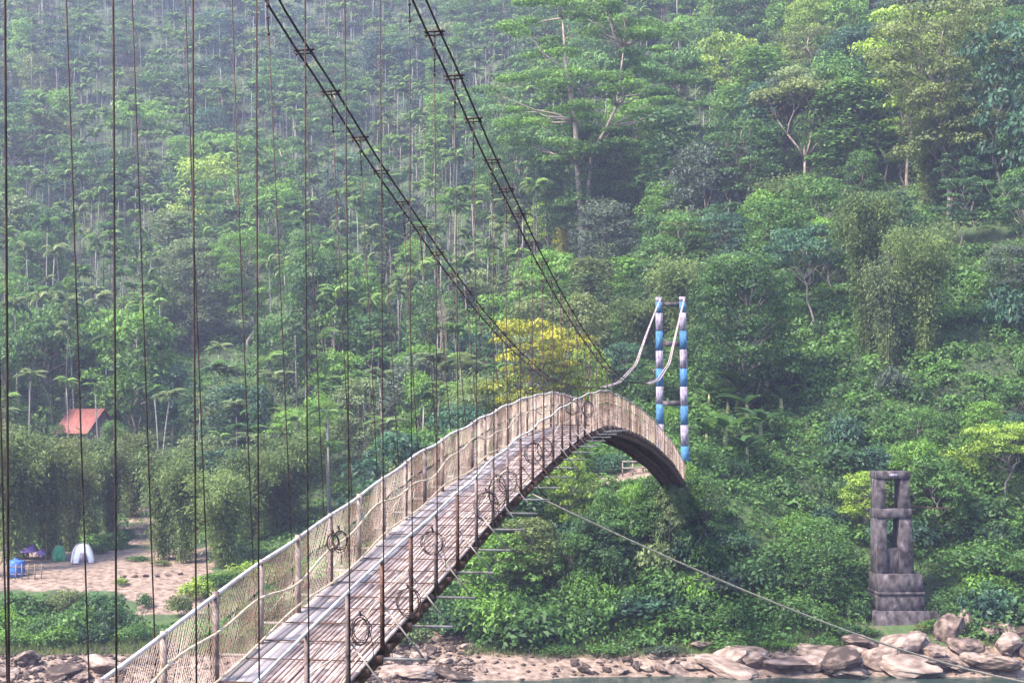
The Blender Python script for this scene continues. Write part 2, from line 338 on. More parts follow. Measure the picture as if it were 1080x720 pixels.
# posts, outriggers, braces
taus = [6.27 + 1.04 * i for i in range(57)]
tp = [x * DT - .76 for x in taus if x * DT - .76 < T_END - .2]
restp = MB(); restb = MB(); np_ = 0
for i, t in enumerate(tp):
    z = DZ(t)
    ex = .60 if t < 47 else .0
    o = MB(); o.bar(bp_(t, D0 - ex, z - .14), bp_(t, DL + ex, z - .14), .035, .035)
    bpart(o, 'crossbeam', M['galv'] if t < 47 else M['joist'])
    for side, s in ((0, D0), (1, DL)):
        vis = (side == 0 or t < 72)
        lean = random.uniform(-.03, .03); sg = -1 if side == 0 else 1
        m_ = MB() if vis and np_ < 99 else restp
        m_.bar(bp_(t, s + sg * .03, z - .18), bp_(t + lean, s + sg * .03, z + HR - .02), .038 if side == 0 else .065, .034 if side == 0 else .05)
        if m_ is not restp: bpart(m_, 'post', M['rust'] if side == 0 and random.random() < .6 else M['post'] if side == 0 or random.random() < .35 else M['postl']); np_ += 1
        m_ = MB() if 10 < t < 47 else (None if t >= 47 else restb)
        if m_ is None: continue
        m_.bar(bp_(t + .05, s + sg * .55, z - .13), bp_(t + .05, s + sg * .05, z + .50), .018, .018)
        if m_ is not restb: bpart(m_, 'brace', M['galv'] if random.random() < .7 else M['rust'])
if restp.v: tag(bpart(restp, 'posts', M['post']), kind='stuff')
tag(bpart(restb, 'braces', M['galv']), kind='stuff')
for s in (D0 - .03, DL + .03):                # handrails
    mb = MB(); tt = np.arange(T0, T_END + .3, .4); ph = random.random() * 6
    mb.tube([bp_(t, s + .012 * math.sin(t * 1.9 + ph), RZ(t) - (.06 if s > 5 else 0) + .018 * math.sin(t * 2.1 + ph) * min(1, t / 30)) for t in tt], .020 if s < 5 else .027, 6); bpart(mb, 'handrail', M['rail'], smooth=True)
    mb = MB(); tt = np.arange(T0, T_END, .35)
    mb.tube([bp_(t, s + (.04 if s < 5 else -.05), RZ(t) - .5 + .09 * math.sin(t * .8 + ph) + .05 * math.sin(t * 2.2)) for t in tt], .009 if s < 5 else .017, 5); bpart(mb, 'guide_rope', M['rope'], smooth=True)
    mb = MB(); mb.tube([bp_(t, s + (.04 if s < 5 else -.06), RZ(t) - .98 + .05 * math.sin(t * 1.3 + ph)) for t in tt], .008 if s < 5 else .016, 5); bpart(mb, 'guide_rope', M['rope'], smooth=True)
for fr in (.25, .62, .85):
    mb = MB(); mb.tube([bp_(t, D0 - .05, RZ(t) - HR * fr + .02 * math.sin(t * 1.9 + fr * 9)) for t in np.arange(T0, T_END, .5)], .0045, 4); bpart(mb, 'strand', M['rust'])
# chain-link nets: real wires
def net(s, r, T0=-3.0, HR=HR, dz=0.0):
    pitch = .068; hgt = HR - .03; run = .80; vs = []; n_ = int((T_END - T0) / pitch)
    tb = T0 + pitch * np.arange(n_); lut = np.array([RZ(x) for x in np.arange(T0, T_END + 2, .1)]); rz = lambda x: np.interp(x, np.arange(T0, T_END + 2, .1), lut)
    allv = []; tint = []; PT = rng.uniform(.15, .85, 80); ntier = 0
    for sgn in (1, -1):
        a = tb + rng.normal(0, .006, n_); bb = np.clip(a + sgn * run, T0, T_END)
        K = 3
        for k in range(K):
            f0, f1 = k / K, (k + 1) / K
            ta_, tb_ = a + (bb - a) * f0, a + (bb - a) * f1
            za = rz(ta_) - HR + .02 + hgt * f0; zb = rz(tb_) - HR + .02 + hgt * f1
            for (q, z) in ((ta_, za), (tb_, zb)):
                base = np.outer(q, np.array(U)) + np.array(W) * s; base[:, 2] += CZ + z + dz - .05 * (k == 1) * np.abs(np.sin(q * 2.0 + s)) * (f0 > 0); base += np.outer(.03 * np.sin(q * 1.3) * np.sin(q * 4.1), np.array(W)); base += rng.normal(0, .003, base.shape)
                tint += [np.clip(PT[np.clip((q / 1.56).astype(int) + 3, 0, 79)] + .12 * np.sin(q * 3.7), 0, 1)] * 3
                for ang in (0, 2.1, 4.2):
                    allv.append((base + np.array(W) * r * math.cos(ang) + np.array(U) * r * math.sin(ang)))
    Vv = np.concatenate(allv); nb = len(allv) // 6; loops = []; idx = np.arange(n_)
    for b_ in range(nb):
        o = b_ * 6 * n_
        for e in range(3):
            p0 = o + e * n_ + idx; p1 = o + ((e + 1) % 3) * n_ + idx; p2 = p1 + 3 * n_; p3 = p0 + 3 * n_
            loops.append(np.stack([p0, p1, p2, p3], 1).ravel())
    loops = np.concatenate(loops); me = mesh_np('net', Vv, loops, np.full(len(loops) // 4, 4), np.concatenate(tint)); me.transform(inv)
    o = link('net', me, M['net'], bridge); return o
net(D0 - .045, .0024, T0=41.0); net(DL + .045, .0033, T0=-3.0, dz=-.06)
# main cables, hangers with clamps
def cable(side, off, r=.0175):
    mb = MB(); tt = list(np.arange(-14, TT, 1.0)) + [TT]
    pts = []
    for t in tt:
        s = (SR(t) if side == 0 else SL(t)) + off * min(1, max(.25, (TT - t) / 40)); z = (CZR if side == 0 else CZL)(max(t, -8)) + (max(0, -8 - t)) * .45
        pts.append(bp_(t, s, z))
    k = next(i for i, t in enumerate(tt) if t > 62)
    mb.tube(pts[:k + 1], r, 6); o = bpart(mb, 'main_cable', M['cable'], smooth=True)
    mb = MB(); mb.tube(pts[k:], r * 1.9, 6); bpart(mb, 'cable_end', M['cableloop'], smooth=True, label='thick pale weathered cable end sagging to the far tower')
for side in (0, 1):
    for off in (-.095, .095): cable(side, off)
for i, tau in enumerate([6.27 + 1.04 * i - 4.16 for i in range(40)]):
    t = tau * DT - .76
    if t > 48 or t < 4: continue
    for side in (0, 1):
        jt = random.uniform(-.12, .12)
        zc = (CZR if side == 0 else CZL)(t + jt); sc_ = (SR if side == 0 else SL)(t); sb = D0 - .06 if side == 0 else DL + .08
        zb = DZ(t) - .1
        if zc - zb < HR + .3: continue
        top = bp_(t + jt, sc_, zc - .05); bot = bp_(t, sb, zb)
        mb = MB(); mid = top.lerp(bot, .5) + Vector((random.uniform(-.02, .02), 0, 0))
        mb.tube([top, mid, bot], .0085 if t < 30 else .0105, 5)
        k2 = top.lerp(bot, min(.5, .55 / (top - bot).length)); k1 = top.lerp(bot, .03)
        mb.tube([top + Vector((.02, 0, 0)), k1, k2], .010, 5)
        for q in (.3, .6, 1.0):
            p = top.lerp(k2, q); mb.tube([p - Vector((0, 0, .03)), p, p + Vector((0, 0, .03))], [.008, .026, .008], 6)
        h = bpart(mb, 'hanger', M['cable'])
        cm = MB(); dr = U.copy(); slope = ((CZR if side == 0 else CZL)(t + .5) - (CZR if side == 0 else CZL)(t - .5))
        c_ = bp_(t + jt, sc_, zc)
        cm.bar(c_ - W * .155 + Vector((0, 0, .025)), c_ + W * .155 + Vector((0, 0, .025)), .05, .018); cm.bar(c_ - W * .14 - Vector((0, 0, .028)), c_ + W * .14 - Vector((0, 0, .028)), .045, .016)
        for q in (-.12, 0, .12): cm.tube([c_ + W * q + Vector((0, 0, -.06)), c_ + W * q + Vector((0, 0, .06))], .011, 6)
        cl = bpart(cm, 'clamp', M['cable']); cl.parent = h; cl.matrix_parent_inverse = Matrix()
# rusty wire coils hung on the posts
coils = [(381, 664, 0, .16, 'round rusty wire coil on the near railing, lowest in the photo'), (431, 634, 0, .17, 'narrow rusty wire coil on the near railing, second from the bottom'),
         (457, 573, 0, .17, 'elongated rusty wire loop tied to a near railing post above the second wire coil'), (513, 534, 0, .26, 'widest rusty wire coil on the near railing, left of the paired coil'),
         (524, 519, 0, .26, 'wide rusty wire coil overlapping the widest coil on the near railing'), (536, 508, 0, .22, 'tall thin rusty wire coil just up the railing from the overlapping pair'),
         (563, 477, 0, .22, 'rusty wire coil on the near railing, lower of the two under the yellow tree'), (574, 472, 0, .22, 'rusty wire coil on the near railing, upper of the two under the yellow tree'),
         (604, 430, 0, .2, 'small wire coil near the crest of the bridge'), (620, 431, 0, .22, 'wire coil on the crest of the bridge, right of another coil'),
         (358, 570, 1, .16, 'wire coil on the far railing beside the deck of the bridge'), (352, 571, 1, .12, 'small wire coil on the far railing, left of a bigger coil')]
for i, (px, py, side, rad, lab) in enumerate(coils):
    s = (D0 - .12) if side == 0 else (DL - .10); t = t_of(px, s); Y = t * math.cos(YAW) + s * math.sin(YAW); z = (HY - py) * Y / F
    c_ = bp_(t, s, z); th = [.5, 1.1, 1.4, .6, .4, 1.1, .7, .8, .8, .6, .5, .6][i] ; mb = MB()
    for k in range(4):
        rr_ = rad * random.uniform(.72, .98); ex = random.uniform(.78, 1.15); dx = Vector((random.uniform(-.02, .02), random.uniform(-.02, .02), random.uniform(-.02, .02)))
        A = (U * math.cos(th) - W * math.sin(th)).normalized() * rr_ * ex * 1.0; A2 = Vector((0, 0, 1)) * rr_ / ex
        A = A.lerp(W * -rr_, .35)
        mb.tube([dx + A * math.cos(q) + A2 * math.sin(q) for q in np.linspace(0, 2 * math.pi, 25)], .0062, 4)
    tl = Vector((0, 0, rad)); mb.tube([tl, tl + Vector((-.02, 0, .06))], .016, 5); mb.tube([A * .9, A * 1.3 + Vector((0, 0, -.18)), A * 1.4 + Vector((0, 0, -.34))], .006, 4)
    o = mb.build('wire_coil', M['cable']); o.location = c_; tag(o, lab, 'wire coil', 'wire coils hung on the bridge railings')
# diagonal stay rope running down to the far shore
mb = MB(); p0 = bp_(t_of(556, D0), D0 - .1, DZ(t_of(556, D0)) - .2); p2 = ray(1150, 728, 79.8)
pts = [p0.lerp(p2, q) - Vector((0, 0, .95 * 4 * q * (1 - q) * (1 - .15 * q))) for q in np.linspace(0, 1, 41)]
mb.tube(pts, [.022 + .032 * q for q in np.linspace(0, 1, 41)], 6)
o = mb.build('stay_rope', M['rope'], smooth=True); tag(o, 'long tan stay rope slanting from under the bridge down to the right-hand shore', 'rope')

# ------------------------------------------------------------------ far tower
tb_ = bp_(TT, DL - .55, 0); gz = hz(tb_.x, tb_.y)
tower = empty('bridge_tower', (tb_.x, tb_.y, gz - .3)); tag(tower, 'tall two-legged bridge tower painted in faded blue and lilac bands', 'bridge tower')
def tpart(mb, name, mat, parent=tower, label=None):
    o = mb.build(name, mat); o.data.transform(Matrix.Translation(-Vector(tower.location))); o.parent = parent
    if label: o['label'] = label
    return o
ztop = CZ + zt
band = 1.26
legs = []
for k, s in enumerate((4.78 , 6.34)):
    lb = bp_(TT, s + (-.05 if k == 0 else 0), 0); z = gz - .5; zz = ztop; i = 0
    core = MB(); bb = MB()
    top_c = Vector((bp_(TT, s + (.14 if k == 0 else .12), 0).x, lb.y, 0))
    def cx(z_): f = (z_ - (gz - .5)) / (ztop - gz + .5); return lb.x + (top_c.x - lb.x) * f
    widths = lambda z_: .245 - .035 * (z_ - gz) / 11
    segs = [('lilac', ztop + .05, ztop - .25)]; q = ztop - .25; colr = 'blue'; first = True
    while q > gz - .5:
        ln = .75 if first else band * random.uniform(.9, 1.1); first = False
        segs.append((colr, q, max(q - ln, gz - .6))); q -= ln; colr = 'lilac' if colr == 'blue' else 'blue'
    lg = empty('leg', (0, 0, 0)); lg.parent = tower
    for cl_, z1, z0 in segs:
        w1, w0 = widths(z1), widths(z0); m_ = MB()
        m_.hexa([(cx(z0) - w0, lb.y - w0, z0), (cx(z0) + w0, lb.y - w0, z0), (cx(z0) + w0, lb.y + w0, z0), (cx(z0) - w0, lb.y + w0, z0),
                 (cx(z1) - w1, lb.y - w1, z1), (cx(z1) + w1, lb.y - w1, z1), (cx(z1) + w1, lb.y + w1, z1), (cx(z1) - w1, lb.y + w1, z1)])
        tpart(m_, 'painted_band', M[cl_], lg)
sd0 = MB(); xs = (bp_(TT, 4.9, 0), bp_(TT, 6.5, 0))
for (zc, hh, mt) in ((ztop - .42, .26, 'concrete'), (ztop - 3.0, .34, 'concrete'), (ztop - 6.9, .32, 'concrete')):
    f = (zc - gz) / 11; sA = 4.73 + .17 * f; sB = 6.34 + .12 * f
    a = bp_(TT, sA + .2, 0); b = bp_(TT, sB - .22, 0); mb = MB(); mb.box(((a.x + b.x) / 2, (a.y + b.y) / 2, zc), (abs(a.x - b.x) + .1, .34, hh)); tpart(mb, 'crossbar', M[mt])

# ------------------------------------------------------------------ concrete ruin on the right shore
q = at(941, 91.5); RY = 91.5; k = RY / F
ruin = empty('ruined_pylon', (q.x, RY, 1.4)); tag(ruin, 'dark weathered concrete pylon with two window openings on a stepped base among boulders', 'concrete pylon')
def X_(px): return (px - 540) * k - q.x
def Z_(py): return CZ + (HY - py) * k - 1.4
def slab(mb, x0, x1, x2, x3, y0, y1, d0, d1, off=0):         # x0,x1 at the bottom row y0; x2,x3 at the top row y1
    mb.hexa([(X_(x0), -d0 / 2 + off, Z_(y0)), (X_(x1), -d0 / 2 + off, Z_(y0)), (X_(x1), d0 / 2 + off, Z_(y0)), (X_(x0), d0 / 2 + off, Z_(y0)),
             (X_(x2), -d1 / 2 + off, Z_(y1)), (X_(x3), -d1 / 2 + off, Z_(y1)), (X_(x3), d1 / 2 + off, Z_(y1)), (X_(x2), d1 / 2 + off, Z_(y1))])
def rp(name, f, mat='concrete', label=None):
    mb = MB(); f(mb); o = mb.build(name, M[mat], ruin)
    bv = o.modifiers.new('b', 'BEVEL'); bv.width = .02; bv.segments = 1
    if label: o['label'] = label
    return o
rp('leg', lambda m: (slab(m, 921.5, 932.5, 921.3, 931.5, 604, 540, 1.7, 1.6), slab(m, 921.3, 930.5, 921.3, 930, 540, 504, 1.5, 1.5)))
rp('leg', lambda m: (slab(m, 945, 960.5, 945, 957.5, 604, 540, 1.7, 1.6), slab(m, 946, 957, 946.5, 956, 540, 504, 1.5, 1.5)))
rp('cross_wall', lambda m: slab(m, 932.4, 945.1, 931.4, 945.1, 604, 577, 1.25, 1.25))
rp('crossbar', lambda m: slab(m, 920.6, 958.2, 920.6, 957.6, 545, 535.5, 1.75, 1.75))
rp('lintel', lambda m: slab(m, 920.6, 956.8, 920.6, 956.6, 504, 496.5, 1.65, 1.65))
rp('upper_plinth', lambda m: (slab(m, 921.0, 968, 921.5, 967, 622, 603.5, 2.5, 2.4), slab(m, 920, 969.5, 920, 969.5, 624.5, 621.8, 2.75, 2.75), slab(m, 920.5, 969, 920.8, 968.5, 641, 624.4, 2.6, 2.6)))
rp('lower_plinth', lambda m: (slab(m, 914, 987, 914.5, 986.5, 700, 641, 3.4, 3.3),))
def stub(m): m.tube([Vector((X_(957), 0, Z_(533))), Vector((X_(985), .2, Z_(536))), Vector((X_(1006), .6, Z_(536)))], .05, 5)
rp('broken_beam', stub, 'rust')
rp('plaque', lambda m: m.box((X_(938.5), -.84, Z_(500.5)), (.5, .04, .16)), 'lilac')

# ------------------------------------------------------------------ foliage generators
class Leaves:
    def __init__(s): s.V = []; s.T = []
    def add(s, c, n, L_, wr=.5, tint=.5, axis=None, fold=.10):
        k = len(c); n = n / np.maximum(np.linalg.norm(n, axis=1, keepdims=True), 1e-6)
        if axis is None: axis = rng.normal(size=(k, 3))
        a = axis - n * np.sum(axis * n, 1, keepdims=True); a /= np.maximum(np.linalg.norm(a, axis=1, keepdims=True), 1e-6)
        b = np.cross(n, a); L_ = np.broadcast_to(L_, (k,))[:, None]; hw = L_ * wr / 2
        v = np.stack([c - a * L_ / 2, c - a * L_ * .05 + b * hw + n * L_ * fold, c + a * L_ / 2 - n * L_ * fold, c - a * L_ * .05 - b * hw + n * L_ * fold], 1)
        s.V.append(v.reshape(-1, 3)); s.T.append(np.repeat(np.broadcast_to(tint, (k,)), 4))
    def mesh(s, name):
        V = np.concatenate(s.V); T = np.concatenate(s.T); n = len(V) // 4
        return mesh_np(name, V, np.arange(4 * n), np.full(n, 4), np.clip(T, 0, 1))
def blob(lv, c, r, sq, dens, leaf, tint, up=.5, wr=.5, low=-.35):
    n = max(12, int(dens * 4.2 * r * r)); d = rng.normal(size=(n * 2, 3)); d /= np.linalg.norm(d, axis=1, keepdims=True)
    d = d[d[:, 2] > low + rng.random(len(d)) * .25][:n]; k = len(d)
    rad = r * np.where(rng.random(k) < .8, rng.uniform(.78, 1.08, k), rng.uniform(.3, .8, k))
    lump = 1 + .22 * np.sin(d[:, 0] * 5 + c[0] * 3) * np.cos(d[:, 1] * 5 + c[1] * 3)
    p = np.array(c) + d * (rad * lump)[:, None] * np.array([1, 1, sq])
    nn = d * .6 + rng.normal(size=(k, 3)) * .45 + np.array([0, 0, up])
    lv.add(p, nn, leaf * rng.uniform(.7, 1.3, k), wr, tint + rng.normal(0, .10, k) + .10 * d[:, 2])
def limb(mb, a, b, r0, r1, wig=.25, n=5):
    a = Vector(a); b = Vector(b); L_ = (b - a).length
    pts = [a.lerp(b, q / n) + Vector((random.uniform(-1, 1), random.uniform(-1, 1), random.uniform(-.3, .6))) * wig * L_ * .12 * (0 < q < n) for q in range(n + 1)]
    mb.tube(pts, [r0 + (r1 - r0) * q / n for q in range(n + 1)], 6); return pts
def tree_meshes(name, Ht=10, Rc=4, base=.3, n=24, cr=1.5, sq=.65, leaf=.36, dens=20, shape='round', tr=.18, wr=.5):
    lv = Leaves(); mb = MB(); lean = Vector((random.uniform(-.6, .6), random.uniform(-.6, .6), 0))
    zb = Ht * base; top = Vector((lean.x, lean.y, Ht * (.72 if shape != 'layer' else .9)))
    tp_ = limb(mb, (0, 0, -1.0), top, tr, tr * .3, .5, 8)
    for i in range(n):
        u = (i + .5) / n; a = i * 2.4 + random.uniform(-.4, .4)
        if shape == 'round': h = zb + (Ht - zb) * (1 - (1 - u) ** 1.0) - cr * .4 * u; e = math.sqrt(max(.05, 1 - (2 * u - .85) ** 2 / 1.35)); rr = (Rc - cr * .6) * e * random.uniform(.55, 1.05)
        elif shape == 'layer': h = zb + (Ht - zb) * (u ** .9); rr = (Rc - cr * .5) * math.sqrt(max(.08, 1 - (1.7 * u - .9) ** 2)) * random.uniform(.35, 1.1)
        elif shape == 'spread': h = Ht * (.6 + .38 * (1 - (i % 7) / 7.0 * random.uniform(.5, 1))); rr = (Rc - cr * .5) * random.uniform(.1, 1) ** .6; h -= .12 * Ht * (rr / Rc) ** 2
        else: h = zb + (Ht - zb) * u; rr = (Rc - cr * .5) * random.uniform(.2, 1) * (1.1 - .75 * u)
        c = (math.cos(a) * rr + lean.x * h / Ht, math.sin(a) * rr + lean.y * h / Ht, min(h, Ht - cr * sq))
        r_ = cr * random.uniform(.65, 1.3); blob(lv, c, r_, sq * random.uniform(.8, 1.2), dens, leaf, .5 + random.uniform(-.16, .16) + .10 * (h / Ht - .6), wr=wr)
        if i % 2 == 0:
            j = max(1, min(7, int(8 * (c[2] / top.z) * .75))); limb(mb, tp_[j], (c[0] * .85, c[1] * .85, c[2] - .1), tr * .42, tr * .10, .9, 4)
    b = mb
    V = np.array(b.v, np.float32); tm = mesh_np(name + '_trunk', V, [i for f in b.f for i in f], [len(f) for f in b.f], b.t, True)
    return lv.mesh(name + '_crown'), tm
def culm_meshes(name, Ht=9, n=18, spread=2.6, droop=1.0, leaf=.36, per=420):
    lv = Leaves(); mb = MB()
    for i in range(n):
        a = random.uniform(0, 2 * math.pi); h = Ht * random.uniform(.7, 1.0); s = spread * random.uniform(.4, 1.1); b0 = Vector((random.gauss(0, .35), random.gauss(0, .35), -.3))
        pts = []
        for q in np.linspace(0, 1, 11):
            out = s * q ** 2.2; z = h * (math.sin(q * 1.75) / math.sin(1.57)) * (1 if q < .8 else 1) - droop * max(0, q - .7) ** 1.2 * 2.2
            pts.append(b0 + Vector((math.cos(a) * out, math.sin(a) * out, z)))
        mb.tube(pts, [.03 - .024 * q / 10 for q in range(11)], 5, t=random.random())
        P = np.array([tuple(p) for p in pts]); u = rng.uniform(.03, 1, per) ** .8; ii = u * 10; i0 = np.minimum(ii.astype(int), 9); f = (ii - i0)[:, None]
        c = P[i0] * (1 - f) + P[i0 + 1] * f; sp = (.35 + .55 * np.sin(np.pi * u * .9))[:, None]; off = rng.normal(size=(per, 3)) * sp * np.array([.75, .75, .55]); off[:, 2] -= .15 * rng.random(per)
        ax = off * .5 + np.array([0, 0, -.6]) + rng.normal(size=(per, 3)) * .35
        lv.add(c + off, rng.normal(size=(per, 3)) * .6 + np.array([0, 0, .6]), leaf * rng.uniform(.7, 1.3, per), .30, .5 + rng.normal(0, .15, per) + random.uniform(-.15, .15), ax)
    V = np.array(mb.v, np.float32); tm = mesh_np(name + '_culms', V, [i for f in mb.f for i in f], [len(f) for f in mb.f], mb.t, True)
    return lv.mesh(name + '_leaves'), tm
def palm_meshes(name, Ht=11, nf=10, fl=2.2, tr=.075, lean=.5):
    lv = Leaves(); mb = MB(); lx, ly = random.uniform(-lean, lean), random.uniform(-lean, lean)
    pts = [Vector((lx * q ** 2, ly * q ** 2, -1 + (Ht + 1) * q)) for q in np.linspace(0, 1, 7)]; mb.tube(pts, [tr * (1.25 - .35 * q / 6) for q in range(7)], 6); top = pts[-1]
    mb.tube([top, top + Vector((0, 0, .7))], [tr * 1.15, tr * .5], 6, t=.9)
    for i in range(nf):
        a = i * 2.399 + random.uniform(-.3, .3); el = random.uniform(.25, 1.35) if i else 1.5; L_ = fl * random.uniform(.8, 1.1)
        d = np.array([math.cos(a), math.sin(a), 0]); p = np.array(top) + [0, 0, .6]; ang = el; tint = .5 + random.uniform(-.18, .18) + (.2 if el > 1.1 else 0); K = 9
        prev = p
        for q in range(K):
            st = L_ / K; dirv = d * math.cos(ang) + np.array([0, 0, math.sin(ang)]); p = prev + dirv * st; side = np.cross(dirv, [0, 0, 1.]); side /= np.linalg.norm(side) + 1e-6
            wl = .55 * math.sin(math.pi * (q + 1.2) / (K + 1.6)) * fl / 2.1
            for sgn in (-1, 1):
                for dd in (0, .5):
                    c = prev + dirv * st * dd + side * sgn * wl * .48 + dirv * .10 - np.array([0, 0, wl * .12]); ax = side * sgn * .9 + dirv * .8 - np.array([0, 0, .30])
                    lv.add(c[None], np.array([[0, 0, 1.]]) + side * sgn * .5 + rng.normal(size=(1, 3)) * .15, wl * 1.25, .30, tint + random.uniform(-.08, .08), ax[None])
            prev = p; ang -= .17 + .02 * q
    V = np.array(mb.v, np.float32); tm = mesh_np(name + '_trunk', V, [i for f in mb.f for i in f], [len(f) for f in mb.f], mb.t, True)
    return lv.mesh(name + '_fronds'), tm
def banana_meshes(name, Ht=4.5, n=9):
    V = []; Lp = []; S = []; T = []; mb = MB(); mb.tube([(0, 0, -.5), (0, 0, Ht * .25), (.05, 0, Ht * .5)], [.2, .16, .1], 8)
    for i in range(n):
        a = i * 2.4 + random.uniform(-.4, .4); ang = random.uniform(.85, 1.5); L_ = Ht * random.uniform(.45, .62); K = 12; d = np.array([math.cos(a), math.sin(a), 0.]); side = np.array([-math.sin(a), math.cos(a), 0.])
        p = np.array([0, 0, Ht * .48]); o = len(V); tint = random.uniform(.25, .9)
        for q in range(K + 1):
            f = q / K; wd = L_ * .15 * (math.sin(math.pi * min(1, f * .93 + .05)) ** .6) * (0 if f < .1 else 1) + .02
            j = random.uniform(.75, 1.05)
            for sgn in (-1, 0, 1): V.append(p + side * sgn * wd * j + np.array([0, 0, (-.0 if sgn == 0 else .35 * wd)])); T.append(tint)
            p = p + (d * math.cos(ang) + np.array([0, 0, math.sin(ang)])) * L_ / K; ang -= .05 + .16 * f
        for q in range(K):
            for c in range(2): b = o + q * 3 + c; Lp += [b, b + 1, b + 4, b + 3]; S.append(4)
    fm = mesh_np(name + '_leaves', np.array(V), Lp, S, T)
    Vt = np.array(mb.v, np.float32); tm = mesh_np(name + '_stem', Vt, [i for f in mb.f for i in f], [len(f) for f in mb.f], mb.t, True)
    return fm, tm
def shrub_mesh(name, R_=1.5, Hh=1.8, n=14, leaf=.28, dens=30, wr=.45):
    lv = Leaves()
    for i in range(n):
        a = i * 2.4; u = i / n; rr = R_ * math.sqrt(u) * .8; h = Hh * (1 - (rr / R_) ** 2 * .75) * random.uniform(.55, .9)
        blob(lv, (math.cos(a) * rr, math.sin(a) * rr, h * .7), R_ * .42 * random.uniform(.7, 1.2), .85, dens, leaf, .5 + random.uniform(-.18, .18), wr=wr, low=-.6)
    return lv.mesh(name)
def dead_meshes(name, Ht=8, leafy=0, tr=.16):
    mb = MB(); lv = Leaves() if leafy else None
    def br(p, d, L_, r, dep):
        q = p + d * L_; m_ = p.lerp(q, .5) + Vector((random.uniform(-1, 1), random.uniform(-1, 1), 0)) * L_ * .07
        mb.tube([p, m_, q], [r, r * .8, r * .6], 5)
        if dep == 0:
            if lv: blob(lv, tuple(q), Ht * .14, .5, 15, .34, .5 + random.uniform(-.2, .2))
            return
        for k in range(random.choice((2, 3))):
            nd = (d + Vector((random.uniform(-1, 1), random.uniform(-1, 1), random.uniform(-.25, .6))) * .75).normalized(); br(q, nd, L_ * random.uniform(.6, .8), r * .6, dep - 1)
    br(Vector((0, 0, -.6)), Vector((random.uniform(-.12, .12), 0, 1)).normalized(), Ht * .42, tr, 4)
    tm = mesh_np(name + '_trunk', np.array(mb.v, np.float32), [i for f in mb.f for i in f], [len(f) for f in mb.f], mb.t, True)
    return (lv.mesh(name + '_crown') if lv else None), tm
def giant_meshes():                            # tall pale forest tree: two leaning stems, wide flat tiers of foliage
    lv = Leaves(); mb = MB()
    m1 = [Vector(p) for p in [(.3, 0, -1.5), (0, 0, 5), (-.5, .2, 11), (-.9, 0, 16), (-2.0, .3, 22), (-2.6, 0, 28)]]
    m2 = [Vector(p) for p in [(.5, .1, 2), (.8, .3, 8), (1.2, 0, 12.5), (2.6, -.4, 15.0), (4.0, 0, 18), (4.8, .3, 25)]]
    mb.tube(m1, [.42, .38, .34, .28, .2, .08], 8); mb.tube(m2, [.18, .26, .24, .2, .17, .06], 8)
    spots = []
    for i in range(105):
        h = random.uniform(11.5, 31); wmax = 12.5 * math.sqrt(max(.05, 1 - ((h - 21) / 11.5) ** 2)); a = random.uniform(0, 2 * math.pi); rr = wmax * random.uniform(.15, 1) ** .6
        spots.append((math.cos(a) * rr + .6, math.sin(a) * rr * .7, h))
    for c in spots:
        blob(lv, c, random.uniform(1.3, 2.5), random.uniform(.22, .40), 17, .42, .5 + random.uniform(-.2, .2), up=.8)
        st = m1 if c[0] < .8 else m2; j = min(range(2, 6), key=lambda q: abs(st[q].z - (c[2] - 2.2)))
        if random.random() < .55: limb(mb, st[j], (c[0] * .9, c[1] * .9, c[2] - .25), .13, .035, .8, 4)
    tm = mesh_np('forest_giant_trunk', np.array(mb.v, np.float32), [i for f in mb.f for i in f], [len(f) for f in mb.f], mb.t, True)
    return lv.mesh('forest_giant_crown'), tm

VAR = {
 'round': [tree_meshes('round%d' % i, 10, 4.2, .22, 26, 1.5, .62, .36, 20) for i in range(4)],
 'layer': [tree_meshes('layer%d' % i, 12, 4.6, .35, 26, 1.5, .36, .38, 18, 'layer') for i in range(3)],
 'spread': [tree_meshes('spread%d' % i, 10, 5.2, .4, 30, 1.35, .42, .40, 19, 'spread') for i in range(2)],
 'column': [tree_meshes('column%d' % i, 12, 2.8, .12, 24, 1.25, .75, .34, 20, 'column') for i in range(3)],
 'bigleaf': [tree_meshes('bigleaf%d' % i, 9, 4.2, .2, 28, 1.35, .55, .44, 19, 'round', wr=.42) for i in range(2)],
 'round_big': [tree_meshes('round_big%d' % i, 16, 6.5, .2, 64, 1.7, .6, .33, 24, tr=.3) for i in range(3)],
 'layer_big': [tree_meshes('layer_big%d' % i, 20, 7.5, .3, 62, 1.9, .42, .34, 22, 'layer', tr=.34) for i in range(3)],
 'spread_big': [tree_meshes('spread_big%d' % i, 13, 6.6, .4, 62, 1.4, .48, .32, 24, 'spread', tr=.26) for i in range(2)],
 'bamboo_big': [culm_meshes('bamboo_big%d' % i, 14, 30, 4.2, 1.6, .36, 560) for i in range(3)],
 'bamboo': [culm_meshes('bamboo%d' % i, 9, 20, 2.8) for i in range(3)],
 'palm': [palm_meshes('palm%d' % i, 11, random.choice((8, 9, 10))) for i in range(6)],
 'banana': [banana_meshes('banana%d' % i) for i in range(3)],
 'shrub': [shrub_mesh('shrub%d' % i, 1.5, 1.8, 18, .19 + .06 * (i % 3), 58 - 14 * (i % 3)) for i in range(6)],
 'dead': [dead_meshes('dead%d' % i) for i in range(3)],
 'sparse': [dead_meshes('sparse%d' % i, 9, 1) for i in range(2)],
 'giant': [giant_meshes()],
}
